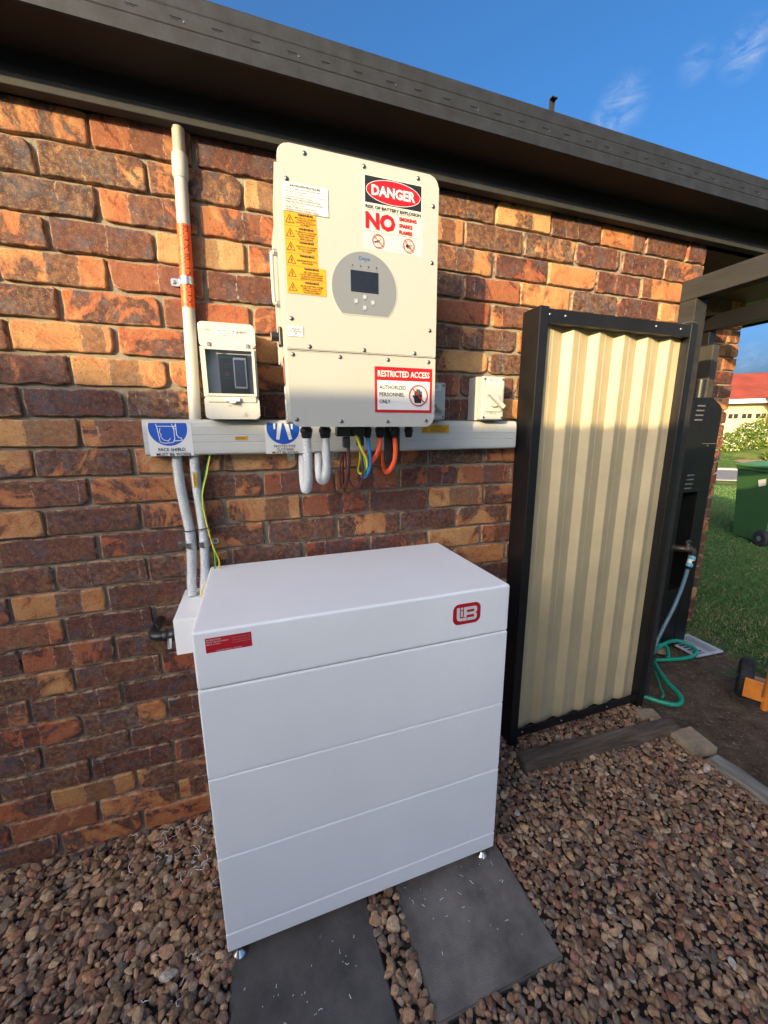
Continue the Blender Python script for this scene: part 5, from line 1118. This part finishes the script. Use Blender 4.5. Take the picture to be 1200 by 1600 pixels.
# ------------------------------------------------------------------ across the road: shrubs, mulch, house
def shrub(label, c, rx, ry, rz, n, cols, flowers=0.0, size=.07, bz=0.0):
    t_ = thing('flowering_shrub' if flowers else 'shrub', label, 'shrub', (c[0], c[1], bz), 'shrubs across the road')
    d = RNG.normal(size=(n, 3)); d /= np.linalg.norm(d, axis=1)[:, None]; rr_ = RNG.random(n)**.4
    lump = 1+.28*vnoise(d[:, 0]*2.5+c[0], d[:, 1]*2.5, d[:, 2]*2.5)+.16*vnoise(d[:, 0]*6, d[:, 1]*6+c[1], d[:, 2]*6)
    P = d*(rr_*lump)[:, None]*np.array([rx, ry, rz])+np.array([c[0], c[1], rz*.82+bz]); P = P[P[:, 2] > bz]; n = len(P)
    a, b_ = RNG.normal(size=(n, 3)), RNG.normal(size=(n, 3)); a /= np.linalg.norm(a, axis=1)[:, None]; b_ -= (a*b_).sum(1)[:, None]*a; b_ /= np.linalg.norm(b_, axis=1)[:, None]
    s_ = size*(.6+.8*RNG.random(n))[:, None]
    V = np.stack([P-a*s_, P+b_*s_*.45, P+a*s_, P-b_*s_*.45], 1).reshape(-1, 3); i = np.arange(n)*4; F = np.stack([i, i+1, i+2, i+3], 1)
    ci = RNG.integers(0, len(cols), n); cl = np.array(cols)[ci]*(.6+.8*RNG.random(n))[:, None]
    if flowers: fl = (RNG.random(n) < flowers); cl[fl] = np.array([.72, .70, .60])
    A = np.ones((n*4, 4)); A[:, :3] = np.repeat(cl, 4, 0)
    arr_mesh('foliage', V, F, MATS['leaf'], t_, False, (('pcol', 'FLOAT_COLOR', A),))
    b2 = B()
    for k in range(5):
        q = RNG.normal(size=2)*.25; b2.tube([(c[0]+q[0]*.3, c[1]+q[1]*.3, bz-.02), (c[0]+q[0]*rx, c[1]+q[1]*ry, bz+rz*.6), (c[0]+q[0]*rx*2, c[1]+q[1]*ry*2, bz+rz*1.2)], .02, M('bark', (.12, .09, .06), .9), n=6, rf=lambda s__, i_: max(.006, .03-.01*s__))
    b2.build('stem', t_)
G1, G2, G3 = (.10, .15, .02), (.05, .10, .015), (.16, .19, .03)
def bank_z(x, y):
    d = (x-RC[0])*.66+(y-RC[1])*.75; return max(0.0, min(1.0, (d-4.3)/3.6))*.75
def far(t, s): # t metres along the view past the road, s metres to the right of the px 1150 ray
    q = Vector((.812, .583)); w = Vector((.583, -.812)); return (.33+q.x*t+w.x*s, -1.33+q.y*t+w.y*s)
bb = B(); mxb = Matrix.Translation(Vector(RC)) @ Matrix.Rotation(ang, 4, 'Z'); prof = [(4.05, -.015), (4.6, .05), (6.2, .40), (7.9, .75), (9, .78), (60, .8)]
bb.add([mxb @ Vector((x, d, z)) for x in (-80, 80) for d, z in prof], [(i, i+6, i+7, i+1) for i in range(5)], MATS['ground']); tag(bb.build('bank'), kind='structure')
for (t, s, rx, rz, fl, lb) in ((22.0, 2.25, .62, .42, .12, 'low white flowering shrub nearest the brick corner across the road'), (22.6, 3.0, .75, .62, .10, 'white flowering shrub in the middle of the row across the road'),
                           (23.2, 4.0, 1.0, .86, .05, 'tallest leafy shrub at the right end of the row across the road'), (20.6, 3.75, .55, .36, 0, 'low yellow green shrub in front of the row across the road')):
    c_ = far(t, s); shrub(lb, c_, rx, rx*.8, rz, 6000, [G1, G2, G3, G1], fl, .045, bank_z(*c_)-.05)
c_ = far(20.2, 3.3)
b = B(); n = 40; b.add([(lambda x, y: (x, y, bank_z(x, y)+.02))(c_[0]+.583*.95*math.cos(2*math.pi*k/n)*(1+.15*math.sin(3*k))+.812*.35*math.sin(2*math.pi*k/n), c_[1]-.812*.95*math.cos(2*math.pi*k/n)+.583*.35*math.sin(2*math.pi*k/n)) for k in range(n)], [tuple(range(n))], M('mulch', (.26, .16, .10), .95, var=.5, vscale=8, bump=1, bscale=20)); tag(b.build('mulch_bed'), kind='structure')
FH = thing('far_house', 'single storey cream house with red tiled roof across the road', 'house', (*far(28, 3), 0))
fx = Matrix.Translation((*far(27, 1.6), 0)) @ Matrix.Rotation(math.atan2(-.812, .583)+math.radians(14), 4, 'Z')      # local x to the right, y away
CRW = M('cream_render', (.50, .40, .22), .85, var=.1, vscale=1.5); RT = M('red_roof_tiles', (.15, .024, .018), .9, var=.35, vscale=.8); WT = M('white_trim', (.75, .74, .70), .5)
b = B(); b.box(-5, 14, 0, 8, -.1, 2.9, CRW, 0, 2, fx); b.build('wall', FH)
b = B(); OV = .5; ridge = 4.55; EZ = 2.92
pts = [(-5-OV, -OV, EZ), (14+OV, -OV, EZ), (14+OV, 8+OV, EZ), (-5-OV, 8+OV, EZ), (-1, 4, ridge), (10, 4, ridge)]
nrow = 15                                              # stepped tile courses on the front slope
for k in range(nrow):
    t0, t1 = k/nrow, (k+1)/nrow
    def lerp(a, c, t): return tuple(a[i]+(c[i]-a[i])*t for i in range(3))
    A0, A1 = lerp(pts[0], pts[4], t0), lerp(pts[0], pts[4], t1); B0, B1 = lerp(pts[1], pts[5], t0), lerp(pts[1], pts[5], t1)
    up = .11; b.add([fx @ Vector(p) for p in ((A0[0], A0[1], A0[2]+up), (B0[0], B0[1], B0[2]+up), (B1[0], B1[1], B1[2]), (A1[0], A1[1], A1[2]), A0, B0)], [(0, 1, 2, 3), (4, 5, 1, 0)], RT)
b.add([fx @ Vector(p) for p in pts], [(1, 2, 5), (2, 3, 4, 5), (3, 0, 4)], RT)
for a, c in ((0, 4), (4, 5), (5, 1)): b.tube([fx @ Vector(pts[a]), fx @ (Vector(pts[a]).lerp(Vector(pts[c]), .5)), fx @ Vector(pts[c])], .10, RT, n=8, step=.5)
# a projecting hip toward the street
b.add([fx @ Vector(p) for p in ((2.2, -2.6, EZ-.05), (8, -2.6, EZ-.05), (8, 1.0, EZ), (2.2, 1.0, EZ), (5.1, .3, ridge-.65), (5.1, 2.6, ridge-.65))], [(0, 1, 4), (1, 2, 5, 4), (3, 0, 4, 5)], RT); b.build('roof', FH)
b = B(); b.box(-5-OV, 14+OV, -OV-.02, -OV+.1, EZ-.20, EZ-.001, WT, 0, 2, fx); b.build('fascia', FH)
b = B(); b.box(2.6, 7.6, -2.2, -.0, -.1, 2.75, CRW, 0, 2, fx); b.build('wing', FH)
for x0 in (-3.6, -.2):
    b = B(); b.box(x0, x0+2.9, -.05, -.002, 0, 2.35, M('garage_cream', (.50, .40, .22), .6), 0, 2, fx); g = b.build('garage_door', FH)
    for k in range(5):
        for q in (0, 1): b = B(); b.box(x0+.12+k*.56+q*.22, x0+.30+k*.56+q*.22, -.06, -.051, 1.98, 2.22, DGLASS, 0, 2, fx); b.build('window', g)
b = B(); b.box(2.7, 7.5, -2.26, -2.201, .9, 1.1, WT, 0, 2, fx); b.box(3.2, 5.0, -2.23, -2.201, 1.1, 2.2, DGLASS, 0, 2, fx); b.build('window', FH)
# skyline trees far off beside the roof
for i, (t, s, h_) in enumerate(((60, -2.5, 4.3), (64, 1.5, 4.6), (70, 6, 5.2))):
    x, y = far(t, s); t_ = thing('distant_tree', ('small dark tree far behind the red roof at its left end', 'small dark tree far behind the middle of the red roof', 'small dark tree far behind the right side of the red roof')[i], 'tree', (x, y, 0), 'distant trees behind the red roof')
    n = 1500; d = RNG.normal(size=(n, 3)); d /= np.linalg.norm(d, axis=1)[:, None]; P = d*(RNG.random(n)**.4)[:, None]*np.array([1.8, 1.8, 1.3])+np.array([x, y, h_-1.2])
    a = RNG.normal(size=(n, 3))*.14; c = RNG.normal(size=(n, 3))*.14; V = np.stack([P-a, P+c, P+a, P-c], 1).reshape(-1, 3); q = np.arange(n)*4; A = np.ones((n*4, 4)); A[:, :3] = (.04, .06, .025)
    arr_mesh('crown', V, np.stack([q, q+1, q+2, q+3], 1), MATS['leaf'], t_, False, (('pcol', 'FLOAT_COLOR', A),))
    b = B(); b.tube([(x, y, -.1), (x, y, h_*.4), (x+.1, y, h_-1)], .15, M('bark'), n=8, rf=lambda s__, i_: max(.05, .18-.03*s__)); b.build('trunk', t_)

# ------------------------------------------------------------------ the neighbour behind the camera, whose roofline shades the lower wall
nh = thing('neighbour_house', 'rendered neighbour house behind the viewer whose roofline shades the lower wall', 'house', (-5, -6.4, 0))
NY = -4.0; zt = lambda yy: 1.368+.40*(-yy)
e0 = zt(NY)
b = B(); b.box(-11, -.4, NY-4, NY-.0, -.1, e0-.25, M('neighbour_render', (.72, .68, .60), .9, var=.15, vscale=2)); b.build('wall', nh)
b = B(); b.box(-11, -.3, NY-4, NY+.02, e0-0.22, e0, GUT); b.build('roof', nh)
nf = thing('shade_gable', 'unseen gable shape added far behind the viewer to shade the left wall softly', 'house', (-14, -11, 0))
FYY = -10.0; zf = lambda zw: zw+.40*10.0; xf = lambda xw: xw-12.1
b = B(); b.prism([(-22, -.1), (xf(.55), -.1), (xf(.55), zf(1.30)), (xf(.10), zf(1.50)), (xf(-.35), zf(1.62)), (-22, zf(1.62))], (0, FYY-5, 0), (1, 0, 0), (0, 0, 1), (0, 1, 0), 0, 5, M('neighbour_render')); b.build('wall', nf)  # unseen block added, its top outline shaped for the soft shade edge at left
